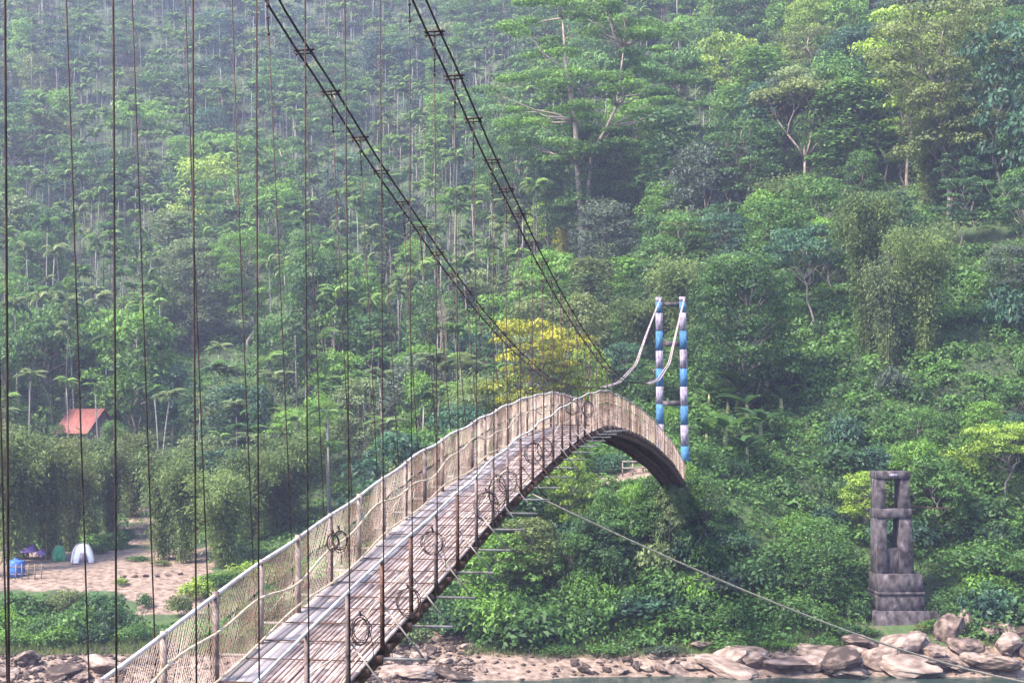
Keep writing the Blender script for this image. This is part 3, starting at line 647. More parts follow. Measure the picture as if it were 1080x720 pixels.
NOM = {'bamboo_big': (14, 4.6), 'round_big': (16, 6.7), 'layer_big': (20, 7.8), 'spread_big': (13, 6.8), 'round': (10, 4.2), 'layer': (12, 4.6), 'spread': (10, 5.2), 'column': (12, 2.8), 'bigleaf': (9, 4.2), 'bamboo': (9, 3.0), 'palm': (12, 2.1), 'banana': (4.3, 2.0), 'shrub': (1.8, 1.6), 'dead': (8, 2.4), 'sparse': (8.5, 3.4), 'giant': (32, 12)}
NAME = {'bamboo_big': 'bamboo_clump', 'round_big': 'broadleaf_tree', 'layer_big': 'broadleaf_tree', 'spread_big': 'broadleaf_tree', 'round': 'broadleaf_tree', 'layer': 'broadleaf_tree', 'spread': 'broadleaf_tree', 'column': 'broadleaf_tree', 'bigleaf': 'broadleaf_tree', 'giant': 'forest_giant_tree', 'bamboo': 'bamboo_clump', 'palm': 'areca_palm', 'banana': 'banana_plant', 'shrub': 'shrub', 'dead': 'bare_tree', 'sparse': 'sparse_tree'}
KIND = {'bamboo_big': 'drooping bamboo clump', 'round_big': 'round-crowned tree', 'layer_big': 'flat-tiered tree', 'spread_big': 'spreading tree', 'round': 'round-crowned tree', 'layer': 'flat-tiered tree', 'spread': 'spreading tree', 'column': 'narrow tree', 'bigleaf': 'leafy tree', 'giant': 'tree', 'bamboo': 'drooping bamboo clump', 'palm': 'slender areca palm', 'banana': 'banana plant', 'shrub': 'shrub', 'dead': 'bare pale-limbed tree', 'sparse': 'open-crowned tree'}
CAT = {'bamboo': 'bamboo', 'bamboo_big': 'bamboo', 'palm': 'palm tree', 'banana': 'banana plant', 'shrub': 'shrub'}
GRP = {'bamboo_big': 'bamboo clumps on the bank', 'bamboo': 'bamboo clumps on the bank', 'palm': 'areca palms on the forested slope', 'banana': 'banana plants on the slope', 'shrub': 'shrubs on the far bank', 'dead': 'bare trees on the slope'}
PARTN = {'bamboo_big': ('leaves', 'culms'), 'bamboo': ('leaves', 'culms'), 'palm': ('fronds', 'trunk'), 'banana': ('leaves', 'stem')}
placed = []                                    # (kind, px, row of top, row of base, depth, colour, object, own label)
def put(kind, x, y, h, wd, colr, label=None, rz=None, z=None, bark=None, var=None, sink=0):
    if kind in ('round', 'layer', 'spread') and (wd > NOM[kind][1] * 2 * 1.12 and y < 215): kind += '_big'; var = None
    vs = VAR[kind]; v = vs[random.randrange(len(vs)) if var is None else var]; zz = (hz(x, y) if z is None else z) - sink
    sz = h / NOM[kind][0]; sx = wd / 2 / NOM[kind][1]; rz = random.uniform(0, 6.28) if rz is None else rz
    if kind == 'shrub':
        o = bpy.data.objects.new('shrub', v); C.objects.link(o)
        if not v.materials: v.materials.append(LM['green'])
        o.material_slots[0].link = 'OBJECT'; o.material_slots[0].material = LM[colr]
    else:
        o = empty(NAME[kind]); pn = PARTN.get(kind, ('crown', 'trunk'))
        for me, nm, mt in ((v[0], pn[0], LM[colr]), (v[1], pn[1], bark or (M['palm_bark'] if kind == 'palm' else M['culm'] if kind in ('bamboo', 'bamboo_big', 'banana') else M['pale_bark'] if kind in ('dead', 'giant', 'sparse') or random.random() < .25 else M['bark']))):
            if me is None: continue
            if not me.materials: me.materials.append(LM[['green', 'dark green', 'dull greyish green', 'green', 'olive green', 'deep bluish green', 'fresh green'][len(bpy.data.materials) % 1 + (abs(hash(me.name.rstrip('_crown'))) * 0 + sum(map(ord, me.name))) % 7]] if nm in ('crown',) else LM['palm green'] if nm == 'fronds' else mt)
            c = bpy.data.objects.new(nm, me); C.objects.link(c); c.parent = o; c.material_slots[0].link = 'OBJECT'; c.material_slots[0].material = mt
    o.location = (x, y, zz); o.rotation_euler = (random.uniform(-.03, .03), random.uniform(-.03, .03), rz); o.scale = (sx, sx, sz)
    px, pb = proj((x, y, zz)); _, pt = proj((x, y, zz + h))
    placed.append([kind, px, pt, pb, y, colr, o, label, h, wd]); return o
def depth_of(px, row, y0=86, y1=400):
    for Y in np.arange(y0, y1, 1.0):
        if proj(at(px, Y))[1] <= row: return float(Y)
    return y1
def key(kind, px, top, base, wpx, colr, label=None, Y=None, **k):
    Y = Y or depth_of(px, base); g = at(px, Y); h = CZ + (HY - top) * Y / F - g.z
    if kind == 'shrub' and h > 1.15 * wpx * Y / F: kind = 'bigleaf' if px < 670 else 'round'; wpx *= 1.15
    if kind == 'bamboo' and h > 10.5: kind = 'bamboo_big'
    return put(kind, g.x, Y, max(h, .5), wpx * Y / F, colr, label, **k)
BR = 'bright yellowish green'
key('round', 228, 165, 268, 96, BR, 'bright yellow-green tree standing out among the palms on the left slope')
key('round', 205, 250, 372, 120, 'pale green', 'broad pale green tree right below the bright yellow-green tree')
key('layer', 262, 245, 372, 95, 'fresh green', 'tiered fresh green tree below and right of the bright yellow-green tree')
key('round', 330, 258, 420, 100, 'green')
key('giant', 612, -14, 275, 215, 'fresh green', 'towering pale-trunked forked tree with wide flat tiers at top centre', rz=.1)
key('round', 641, 166, 252, 54, BR, 'yellow-green tree in front of the trunk of the towering forked tree')
key('round', 577, 212, 268, 56, BR, 'yellow-green tree just left of the towering tree trunk')
key('column', 594, 237, 275, 22, 'yellow', 'small yellowish tree left of the towering tree trunk')
key('round', 640, 214, 296, 84, 'dull greyish green', 'dull grey-green round tree at the foot of the towering forked tree')
key('round', 703, 192, 275, 74, 'fresh green', 'round fresh green tree above the left leg of the blue tower')
key('round', 790, 266, 440, 150, 'green', 'wide tree with hanging foliage, right of the blue tower top')
key('bigleaf', 700, 252, 345, 80, 'green')
key('layer', 1000, 8, 238, 170, 'olive green', 'very tall reddish-trunked tree near the top right corner', var=1)
key('layer', 962, 10, 200, 110, BR, 'tall yellow-green tree left of the very tall reddish-trunked tree', var=2)
key('column', 833, -30, 95, 76, 'fresh green', 'fresh green tree crossing the top edge, right of centre')
key('bamboo', 915, 198, 372, 95, 'bamboo green', 'tall drooping bamboo clump above the concrete pylon', var=0)
key('bamboo', 975, 228, 385, 95, 'bamboo green', 'drooping bamboo clump under the reddish trunk of the very tall tree', var=1)
key('bamboo', 935, 270, 400, 60, 'pale green', 'smaller pale green bamboo clump beneath two taller clumps', var=2)
key('sparse', 824, 106, 190, 86, 'brownish', 'sparse orange-brown tree on the upper right slope')
key('dead', 934, 128, 200, 46, 'brownish', 'bare pale branched tree in front of the yellow-green tree at upper right')
key('round', 1058, 20, 235, 110, 'deep bluish green', 'large dark tree at the upper right edge of the photo')
key('sparse', 1035, -20, 60, 120, 'brownish', 'brownish flushed tree in the top right corner')
key('layer', 556, 336, 456, 100, 'yellow', 'airy golden yellow tree behind the crest of the bridge', Y=112)
key('layer', 600, 352, 456, 85, 'yellow', 'airy yellow tree between the hangers right of the golden tree', Y=114)
key('round', 622, 362, 470, 50, BR, 'yellow-green tree right behind the bridge crest', Y=112)
key('column', 548, 462, 664, 100, 'dark green', 'tall dark tree hung with creepers under the bridge', Y=97)
key('bigleaf', 600, 482, 560, 60, BR, 'yellow-green tree just beneath the bridge deck', Y=97)
key('round', 640, 545, 655, 80, 'dark green', Y=94)
key('shrub', 515, 603, 690, 92, 'fresh green', 'big bright shrub by the shore under the bridge', Y=89.5)
key('shrub', 560, 632, 694, 90, 'green', Y=88.6)
key('column', 272, 405, 530, 40, 'deep bluish green', 'creeper-smothered trunk forming a bluish green column on the left slope')
key('round', 445, 395, 500, 60, 'fresh green')
for a in [('round', 560, 272, 335, 62, 'green'), ('layer', 600, 284, 345, 66, 'dark green'), ('round', 645, 290, 352, 60, 'green'), ('spread', 530, 262, 325, 60, 'fresh green'), ('round', 668, 318, 385, 60, 'green'), ('bigleaf', 655, 360, 420, 56, 'deep bluish green'), ('round', 500, 300, 380, 66, 'green'), ('column', 690, 225, 330, 40, 'dark green')]: key(*a)
for a in [(903, 628, 90.4, 34, 'green'), (893, 655, 88.8, 40, 'dark green'), (992, 622, 90.5, 40, 'green'), (985, 650, 89.2, 34, 'fresh green'), (1008, 610, 91.5, 46, 'green'), (972, 655, 88.9, 20, 'olive green'), (918, 662, 88.7, 24, 'green'), (868, 668, 87.8, 44, 'green'), (820, 672, 87.6, 50, 'fresh green'), (770, 674, 87.6, 46, 'green'), (700, 678, 87.4, 50, 'dull greyish green'), (640, 676, 87.4, 50, 'green'), (590, 676, 87.4, 50, 'green'), (1050, 650, 89, 40, 'green'), (600, 560, 93, 46, 'green'), (625, 540, 94, 46, 'dark green'), (655, 535, 94, 50, 'green'), (682, 525, 94.6, 44, 'green'), (615, 590, 92, 50, 'fresh green'), (650, 570, 93, 50, 'green'), (690, 560, 93.5, 50, 'pale green'), (720, 545, 94, 50, 'dark green'), (700, 590, 92, 54, 'green'), (745, 560, 93.5, 50, 'green'), (668, 610, 91.5, 50, 'green'), (735, 600, 92, 50, 'fresh green'), (700, 488, 96.5, 44, 'green'), (690, 497, 95, 40, 'green'), (722, 490, 95.5, 44, 'fresh green'), (745, 500, 95, 44, 'green'), (668, 508, 95, 36, 'fresh green'), (705, 508, 94, 40, 'pale green'), (640, 515, 94.5, 40, 'green')]: key('shrub', a[0], a[1], 0, a[3], a[4], Y=a[2])
for px, tp1, bs, wp, c, lab in [(12, 448, 596, 85, 'bamboo green', 'bamboo clump at the left edge above the purple tarpaulins'), (52, 452, 590, 80, 'olive green', 'bamboo clump behind the green tent'), (95, 458, 574, 62, 'bamboo green', 'bamboo clump behind the white tent'),
                          (172, 468, 590, 78, 'bamboo green', 'arching bamboo clump on the slope right of the white tent'), (138, 452, 548, 60, 'olive green', 'bamboo clump on the slope below the red roof'), (236, 495, 600, 82, 'bamboo green', 'bamboo clump right behind the upper end of the dirt clearing'),
                          (300, 455, 560, 90, 'bamboo green', None), (212, 465, 560, 60, 'olive green', None), (-18, 450, 610, 60, 'bamboo green', None), (26, 470, 590, 62, 'bamboo green', None), (74, 480, 582, 60, 'olive green', None), (118, 470, 565, 50, 'olive green', None), (5, 440, 560, 80, 'olive green', None), (195, 478, 596, 60, 'bamboo green', None), (262, 470, 575, 70, 'bamboo green', None)]:
    key('bamboo', px, tp1, bs, wp, c, lab)
for px, tp1, bs, wp in [(15, 366, 458, 34), (352, 345, 440, 30), (464, 328, 462, 26), (162, 352, 440, 20), (78, 362, 440, 18), (190, 388, 450, 20)]:
    key('dead', px, tp1, bs, wp, 'brownish')
for px, tp1, bs, wp in [(778, 388, 438, 74), (808, 374, 420, 70), (765, 428, 478, 74), (802, 424, 470, 66), (835, 370, 410, 50), (748, 398, 436, 40), (105, 398, 436, 36), (160, 405, 450, 44), (132, 402, 440, 36), (20, 395, 440, 40), (182, 425, 470, 36), (718, 478, 514, 44), (700, 470, 520, 50), (788, 408, 452, 66), (824, 402, 442, 56), (768, 404, 446, 50), (788, 452, 496, 60), (745, 440, 480, 50)]:
    key('banana', px, tp1, bs, wp, 'green' if random.random() < .6 else 'dark green')
key('palm', 104, 408, 0, 34, 'palm green', Y=144); key('palm', 72, 402, 0, 32, 'palm green', Y=145); key('round', 122, 442, 0, 34, 'green', Y=142); key('round', 62, 446, 0, 26, 'dark green', Y=142)
# shrubs along the left bank, in front of the camp
for px, tp1, Y, wp, c in [(8, 636, 92, 62, 'fresh green'), (44, 640, 91, 64, 'green'), (85, 634, 92, 66, 'green'), (122, 630, 92.5, 66, 'dark green'), (25, 622, 97, 60, 'green'), (70, 616, 98, 56, 'olive green'), (-20, 620, 95, 60, 'green'),
                          (105, 620, 97, 56, 'dark green'), (140, 655, 90.5, 44, 'green'), (60, 655, 89.5, 54, 'fresh green'), (18, 655, 89.5, 50, 'fresh green'), (100, 652, 90, 48, 'dark green'),
                          (128, 607, 104, 16, BR), (152, 622, 99, 18, 'green'), (208, 606, 101, 46, BR), (232, 600, 104, 50, 'fresh green'), (262, 588, 106, 56, BR), (300, 590, 104, 56, 'olive green'), (335, 585, 104, 60, 'fresh green'),
                          (190, 620, 97, 30, 'olive green'), (250, 632, 96, 44, 'olive green'), (290, 625, 96, 44, 'green'), (350, 560, 112, 60, 'green'), (380, 550, 112, 60, 'dark green'), (170, 600, 110, 24, 'olive green'), (145, 597, 113, 26, 'green'), (100, 593, 117, 30, 'dark green')]:
    key('shrub', px, tp1, 0, wp, c, Y=Y)

# ------------------------------------------------------------------ filling the slope
keep = [(905, 995, 488, 690, 96), (60, 126, 424, 478, 150), (-20, 240, 585, 700, 118), (118, 225, 560, 660, 120), (20, 110, 560, 615, 125), (684, 730, 300, 500, 99), (545, 650, 345, 440, 118),
        (560, 660, 60, 190, 150), (880, 1030, 210, 380, 122), (190, 265, 175, 350, 205), (548, 675, 175, 262, 165), (742, 836, 372, 470, 124), (735, 850, 280, 400, 112), (800, 860, 110, 170, 150), (915, 950, 135, 190, 140), (610, 690, 488, 508, 103), (990, 1018, 190, 235, 128), (140, 185, 480, 560, 140)]
def blocked(px, top, base, hw, Y):
    for x0, x1, y0, y1, yd in keep:
        if Y < yd and px + hw > x0 and px - hw < x1 and base > y0 and top < y1: return True
    return False
cand = []
N_ = 26000; cy_ = rng.uniform(0, 1, N_); Yc = 89.5 + (410 - 89.5) * cy_ ** 1.25; pxc = rng.uniform(-90, 1170, N_)
order = rng.permutation(N_); pts = np.zeros((0, 2))
for i in order:
    Y = Yc[i]; px = pxc[i]; x = (px - 540) / F * Y
    row = proj((x, Y, hz(x, Y)))[1]
    if row < -150: continue
    left = px < 540 + 60 * math.sin(Y * .05)
    if 112 < Y and left: kind = 'palm' if random.random() < (.52 if Y > 165 else .45) else None
    elif Y > 190 and px < 760: kind = 'palm' if random.random() < .14 else None
    else: kind = None
    if px < 420 and Y < 122: continue
    sp = 2.7 if kind == 'palm' else (2.0 if Y < 104 else 2.7 if Y < 118 else 4.0 if Y < 165 else 5.6)
    if kind == 'palm' and random.random() < .2: continue
    if len(pts) and np.min(np.hypot(pts[:, 0] - x, pts[:, 1] - Y)) < sp: continue
    pts = np.vstack([pts, [x, Y]])
    cand.append((Y, px, x, kind))
cand.sort()
LEFTC = ['green', 'dark green', 'deep bluish green', 'fresh green', 'fresh green', 'green', 'dull greyish green', 'green', 'pale green']
RIGHTC = ['green', 'dark green', 'fresh green', 'green', 'deep bluish green', 'dark green', 'olive green', 'green', 'dull greyish green', 'green', 'dark green', 'green', 'bright yellowish green', 'deep bluish green', 'fresh green']
nb = npalm = 0; far_b = []; far_p = []
for Y, px, x, kind in cand:
    if kind == 'palm':
        h = random.triangular(6, 15.5, 11) if Y > 150 else random.uniform(6, 9.5); wd = random.uniform(3.0, 5.2)
    elif Y < 104 and (px < 500 or abs(px - 712) < 70 or Y < 91 or random.random() < .55): kind = 'shrub'; h = random.uniform(1.6, 3.2); wd = h * random.uniform(1.3, 2.0)
    elif Y < 104: kind = random.choice(['round', 'bigleaf', 'round', 'spread']); h = random.uniform(3.4, 6); wd = h * random.uniform(.8, 1.15)
    elif Y < 122 and (px > 560): kind = random.choice(['shrub', 'spread', 'bigleaf', 'round', 'layer']); h = random.uniform(3.6, 7.0) * (.65 if kind == 'shrub' else 1); wd = h * random.uniform(.85, 1.2)
    elif Y < 150: kind = random.choice(['round', 'bigleaf', 'spread', 'column', 'bamboo', 'layer', 'round']); h = random.uniform(5.5, 9.5); wd = h * random.uniform(.65, .95)
    else: kind = random.choice(['round', 'round', 'layer', 'spread', 'column', 'layer', 'bigleaf', 'sparse' if random.random() < .2 else 'round']); h = random.uniform(8, 15); wd = h * random.uniform(.6, .85)
    g = hz(x, Y); _, tp0 = proj((x, Y, g + h)); _, bs0 = proj((x, Y, g))
    if blocked(px, tp0, bs0, wd / 2 * F / Y * .8, Y): continue
    if px > 600 and Y < 104 and abs(px - 712) < 60: h = min(h, 1.8)
    pal = LEFTC if px < 560 else RIGHTC; colr = random.choice(pal)
    if kind == 'bigleaf' and random.random() < .5: colr = 'fresh green'
    if kind == 'sparse': colr = random.choice(['brownish' if px > 640 else 'olive green', 'olive green', 'pale green'])
    if kind == 'bamboo': colr = 'bamboo green'
    if kind == 'palm':
        colr = random.choice(['palm green', 'palm green', 'green', 'pale green'])
        npalm += 1
        if npalm > 295: far_p.append((x, Y, g, h / 12, random.random() * 6.28)); continue
    elif kind != 'shrub':
        nb += 1
        if nb > 255: far_b.append((x, Y, g, h / 10.5, random.random() * 6.28)); continue
    put(kind, x, Y, h, wd, colr)
print('FILL', len(cand), 'broad', nb, 'palm', npalm, 'placed', len(placed))

def scatter(name, ptsl, sources, label, cat):
    """one uncountable far mass: instances of the tree meshes on a point cloud"""
    V = np.array([p[:3] for p in ptsl], np.float32); me = bpy.data.meshes.new(name); me.vertices.add(len(V)); me.vertices.foreach_set('co', V.ravel())
    a = me.attributes.new('size', 'FLOAT', 'POINT'); a.data.foreach_set('value', np.array([p[3] for p in ptsl], np.float32))
    a = me.attributes.new('turn', 'FLOAT', 'POINT'); a.data.foreach_set('value', np.array([p[4] for p in ptsl], np.float32))
    o = link(name, me); g = bpy.data.node_groups.new(name, 'GeometryNodeTree'); g.interface.new_socket('Geometry', in_out='INPUT', socket_type='NodeSocketGeometry'); g.interface.new_socket('Geometry', in_out='OUTPUT', socket_type='NodeSocketGeometry')
    N = g.nodes; L = g.links; gi = N.new('NodeGroupInput'); go = N.new('NodeGroupOutput'); j = N.new('GeometryNodeJoinGeometry'); iop = N.new('GeometryNodeInstanceOnPoints')
    for (c, t) in sources:
        jj = N.new('GeometryNodeJoinGeometry')
        for ob in (c, t):
            oi = N.new('GeometryNodeObjectInfo'); oi.inputs['Object'].default_value = ob; oi.transform_space = 'ORIGINAL'; L.new(oi.outputs['Geometry'], jj.inputs[0])
        gt = N.new('GeometryNodeGeometryToInstance'); L.new(jj.outputs[0], gt.inputs[0]); L.new(gt.outputs[0], j.inputs[0])
    L.new(gi.outputs[0], iop.inputs['Points']); L.new(j.outputs[0], iop.inputs['Instance']); iop.inputs['Pick Instance'].default_value = True
    idx = N.new('FunctionNodeRandomValue'); idx.data_type = 'INT'; idx.inputs[4].default_value = 0; idx.inputs[5].default_value = len(sources) - 1; L.new(idx.outputs[2], iop.inputs['Instance Index'])
    na = N.new('GeometryNodeInputNamedAttribute'); na.data_type = 'FLOAT'; na.inputs[0].default_value = 'size'; L.new(na.outputs[0], iop.inputs['Scale'])
    nr = N.new('GeometryNodeInputNamedAttribute'); nr.data_type = 'FLOAT'; nr.inputs[0].default_value = 'turn'; cx_ = N.new('ShaderNodeCombineXYZ'); L.new(nr.outputs[0], cx_.inputs[2]); L.new(cx_.outputs[0], iop.inputs['Rotation'])
    L.new(iop.outputs[0], go.inputs[0]); md = o.modifiers.new('scatter', 'NODES'); md.node_group = g
    tag(o, label, cat, kind='stuff'); return o
def srcs(kinds, colours):
    out = []
    for i, k in enumerate(kinds):
        pool = [p for p in placed if p[0] == k and len(p[6].children) == 2]
        pool.sort(key=lambda p: p[5] != colours[i]);
        ch = {c.name.split('.')[0]: c for c in pool[0][6].children}; out.append((pool[0][6].children[0], pool[0][6].children[1]))
    return out
# children's own meshes carry the colour of their first user, so give the sources object-level colours via copies of the mesh
def src_objs(spec):
    out = []
    for k, v, colr, bark in spec:
        me0 = VAR[k][v][0].copy(); me0.materials.clear(); me0.materials.append(LM[colr]); me1 = VAR[k][v][1].copy(); me1.materials.clear(); me1.materials.append(M[bark])
        out.append((me0, me1))
    return out
def find(kind, colr, used):
    for p in placed:
        if p[0] == kind and p[5] == colr and len(p[6].children) == 2 and id(p) not in used: used.add(id(p)); return tuple(p[6].children)
    for p in placed:
        if p[0] == kind and p[5] not in ('yellow', 'brownish', BR) and len(p[6].children) == 2 and id(p) not in used: used.add(id(p)); return tuple(p[6].children)
used = set()
if far_b:
    so = [find(k, c, used) for k, c in [('round', 'green'), ('round', 'dark green'), ('layer', 'dull greyish green'), ('layer', 'olive green'), ('spread', 'green'), ('column', 'deep bluish green'), ('bigleaf', 'fresh green'), ('round', 'pale green')]]
    # ORIGINAL-space object info keeps the mesh size; object-level materials are read from the mesh slots
    scatter('distant_forest', far_b, [s for s in so if s], 'hazy mass of small distant trees near the top of the slope', 'forest')
if far_p:
    so = [find('palm', c, used) for c in ('palm green', 'palm green', 'green', 'pale green')]
    scatter('distant_palms', far_p, [s for s in so if s], 'hazy mass of distant palms high on the slope', 'palm grove')

# low growth over the slope: one uncountable carpet
lv = Leaves()
for (n_, y0, y1, sz, p0, p1, hgt) in [(90000, 86.6, 125, .30, -60, 1150, .7), (60000, 118, 200, .42, -60, 1150, .8), (50000, 190, 400, .7, -60, 1150, 1.2)]:
    Y = rng.uniform(y0, y1, n_); px = rng.uniform(p0, p1, n_); X = (px - 540) / F * Y
    bare = ((px < 250) & (Y > 101) & (Y < 119)) | ((px > 130) & (px < 230) & (Y < 121) & (Y > 95)) | (Y < 91 + 12 * (px < 500) * (px > 385)) & (px < 500) | ((px > 135) & (px < 180) & (Y > 118) & (Y < 138)) | ((px > 612) & (px < 700) & (Y > 100) & (Y < 105)) | ((px > 900) & (px < 1000) & (Y < 93)) | ((Y < 87.2) & (px > 380))
    patch = wob(X, Y, 2.2) + rng.normal(0, .35, n_)
    ok = ~bare & (patch > -.55); X = X[ok]; Y = Y[ok]; k = len(X)
    Z = H(X, Y) + (np.abs(wob(X, Y, 6)) ** .8) * hgt * rng.uniform(.3, 1.1, k) + .05
    lv.add(np.stack([X, Y, Z], 1), rng.normal(size=(k, 3)) * .5 + np.array([0, -.25, .7]), sz * rng.uniform(.6, 1.4, k), .5, .5 + .25 * wob(X, Y, 3) + rng.normal(0, .12, k))
for i in range(2600):
    Y = random.uniform(88, 128) if i < 1900 else random.uniform(120, 200); px = random.uniform(380, 1130) if i < 1900 else random.uniform(-60, 1150)
    if (px < 500 and Y < 101) or (px > 905 and px < 995 and Y < 94) or (612 < px < 700 and 99.5 < Y < 105) or (130 < px < 185 and 118 < Y < 140) or (abs(px - 712) < 40 and 94 < Y < 100): continue
    g = at(px, Y); r_ = random.uniform(.5, 1.25) * (1 if Y < 130 else 1.4)
    blob(lv, (g.x, g.y, g.z + r_ * .35), r_, random.uniform(.6, .95), 24 if Y < 130 else 12, random.choice((.22, .30, .40)) * (1 if Y < 130 else 1.3), .5 + random.uniform(-.3, .3))
o = link('undergrowth', lv.mesh('undergrowth'), LM['green']); tag(o, 'leafy green undergrowth and creepers carpeting the slope', 'undergrowth', kind='stuff')
lv = Leaves(); n_ = 22000; Y = rng.uniform(86.6, 92, n_); px = rng.uniform(-40, 1150, n_); ok = ~((px > 385) & (px < 490)) & ~((px > 895) & (px < 1000)) & ~((px > 135) & (px < 230) & (Y > 94)); Y = Y[ok]; px = px[ok]; X = (px - 540) / F * Y; k = len(X)
hh = rng.uniform(.2, .55, k); lv.add(np.stack([X, Y, H(X, Y) + hh * .4], 1), rng.normal(size=(k, 3)) * np.array([1, 1, .1]), hh, .09, .5 + rng.normal(0, .2, k), np.array([0, 0, 1.]) + rng.normal(size=(k, 3)) * .35, fold=.03)
o = link('grass', lv.mesh('grass'), LM['olive green']); tag(o, 'rough grass along the top of the shore', 'grass', kind='stuff')

# ------------------------------------------------------------------ rocks
def rock_mesh(name, seed):
    import bmesh
    bm = bmesh.new(); bmesh.ops.create_icosphere(bm, subdivisions=4, radius=1); r_ = np.random.default_rng(seed)
    planes = [(lambda d: d / np.linalg.norm(d))(r_.normal(size=3)) for _ in range(16)]; offs = r_.uniform(.50, .88, 16); ph = r_.uniform(0, 6, 6)
    for v in bm.verts:
        p = np.array(v.co)
        for n_, o_ in zip(planes, offs):
            d = p @ n_
            if d > o_: p = p - n_ * (d - o_) * .985
        p = p * (1 + .035 * math.sin(p[0] * 7 + ph[0]) * math.sin(p[1] * 8 + ph[1]) + .02 * math.sin(p[2] * 15 + ph[2]) * math.sin(p[0] * 13 + ph[3]))
        v.co = p
    me = bpy.data.meshes.new(name); bm.to_mesh(me); bm.free(); me.materials.append(M['rock']); return me
RK = [rock_mesh('boulder%d' % i, i + 3) for i in range(7)]
rocks = []
def rock(px, row, w_px, hr=.6, Y=None, lab=None, z=None, yl=False):
    if Y is None:
        Y = 86.5
        for yy in np.arange(79, 110, .25):
            if proj(at(px, yy))[1] <= row + 1: Y = float(yy); break
    g = at(px, Y); wd = w_px * Y / F; o = bpy.data.objects.new('boulder', random.choice(RK)); C.objects.link(o)
    o.location = (g.x, g.y, max(g.z, 0) + wd * hr * .18); wd *= 1.03; o.scale = (wd / 2 * 1.2, wd / 2 * random.uniform(.8, 1.1), wd / 2 * hr * .95); o.rotation_euler = (random.uniform(-.25, .25), random.uniform(-.25, .25), random.uniform(0, 6.28))
    if wd < 1.5: o.rotation_euler = (random.uniform(-.5, .5), random.uniform(-.5, .5), random.uniform(0, 6.28))
    rocks.append([px, row, w_px, o, lab]); return o
for a in [(30, 700, 26, .8), (66, 712, 46, .5), (110, 706, 44, .6), (5, 712, 26, .6), (150, 700, 30, .5), (88, 716, 30, .5), (175, 690, 40, .6),
          (948, 694, 62, .55, 86.8, 'largest pale boulder at the foot of the concrete pylon'), (925, 700, 50, .6, 85.6), (968, 690, 36, .7, 87.6), (985, 697, 34, .7, 86.2), (1002, 680, 30, 1.5, 88.2, 'tall leaning slab of rock right of the concrete pylon'), (1021, 664, 22, 2.0, 89.2, 'upright pointed grey rock under the bushes right of the pylon'),
          (1040, 676, 26, 1.2, 88.4), (1060, 690, 34, .8, 86.8), (1075, 680, 30, .9, 88), (1030, 700, 40, .5, 85.4), (1010, 704, 30, .6, 85), (1090, 700, 40, .7, 86),
          (880, 702, 60, .5, 85.2), (850, 703, 40, .45, 85), (905, 694, 30, .6, 86.5), (800, 700, 46, .5, 85.4), (775, 694, 44, .55, 86.2, 'broad pale boulder on the waterline left of the pylon'), (825, 698, 34, .5, 85.8), (742, 682, 26, .6, 88), (730, 700, 22, .6, 85.2), (700, 702, 22, .6, 85), (715, 704, 26, .5, 84.8), (752, 704, 24, .5, 84.8),
          (683, 702, 18, .7, 85), (672, 700, 16, .8, 85.3), (663, 694, 18, .7, 86), (655, 706, 18, .4, 84.6), (688, 690, 14, .7, 86.8), (640, 704, 14, .5, 84.8), (620, 706, 20, .4, 84.6),
          (507, 706, 15, .7, 84.4), (492, 692, 12, .9, 88, 'upright grey stone on the shore under the bridge'), (470, 700, 14, .8), (455, 688, 18, .7), (440, 694, 22, .7), (425, 700, 26, .6), (410, 712, 30, .6), (445, 712, 50, .35), (476, 714, 40, .35), (400, 690, 24, .6), (432, 676, 16, .7), (450, 668, 14, .7), (462, 676, 14, .7), (440, 660, 12, .7), (455, 652, 12, .7), (447, 642, 12, .6), (466, 660, 10, .7), (475, 686, 14, .7), (420, 684, 14, .6)]:
    rock(*a)
for a in [(765, 706, 62, .3, 84.8), (795, 692, 50, .32, 86.8), (830, 704, 70, .3, 85.0), (862, 692, 50, .36, 86.6), (890, 708, 60, .28, 84.6), (915, 690, 44, .4, 87.4), (955, 706, 80, .34, 85.0), (990, 706, 50, .36, 85.0), (1015, 690, 46, .45, 87.0), (1045, 706, 60, .34, 84.9), (1062, 672, 40, .6, 88.6), 
          (130, 604, 8, .5, 106), (142, 606, 9, .5, 106), (154, 606, 8, .5, 106), (166, 605, 9, .5, 106.3), (178, 603, 8, .5, 106.6), (190, 602, 8, .5, 107)]:
    rock(*a)
for i in range(130):
    px = random.choice([random.uniform(390, 500), random.uniform(500, 1090), random.uniform(-10, 200), random.uniform(640, 1080)]); rock(px, random.uniform(690, 708) if px > 500 else random.uniform(650, 712) if px > 380 else random.uniform(694, 716), random.uniform(5, 14), random.uniform(.4, .8))
pm = MB()
def oct_(mb, c, r, t):
    mb.add([(c[0] + r * random.uniform(.7, 1.3), c[1], c[2]), (c[0], c[1] + r, c[2]), (c[0] - r * random.uniform(.7, 1.3), c[1], c[2]), (c[0], c[1] - r, c[2]), (c[0], c[1], c[2] + r * .6), (c[0], c[1], c[2] - r * .6)], [(0, 1, 4), (1, 2, 4), (2, 3, 4), (3, 0, 4), (1, 0, 5), (2, 1, 5), (3, 2, 5), (0, 3, 5)], t)
for i in range(3500):
    px = random.choice((random.uniform(385, 500), random.uniform(385, 490), random.uniform(-40, 1150), random.uniform(-40, 200))); Y = random.uniform(79.5, 104 if 385 < px < 490 else 89); g = at(px, Y)
    if g.z > .02: oct_(pm, (g.x, g.y, g.z + .03), random.uniform(.05, .22), random.random())
o = pm.build('pebbles', M['rock']); tag(o, 'loose stones scattered along the shore', 'pebbles', kind='stuff')

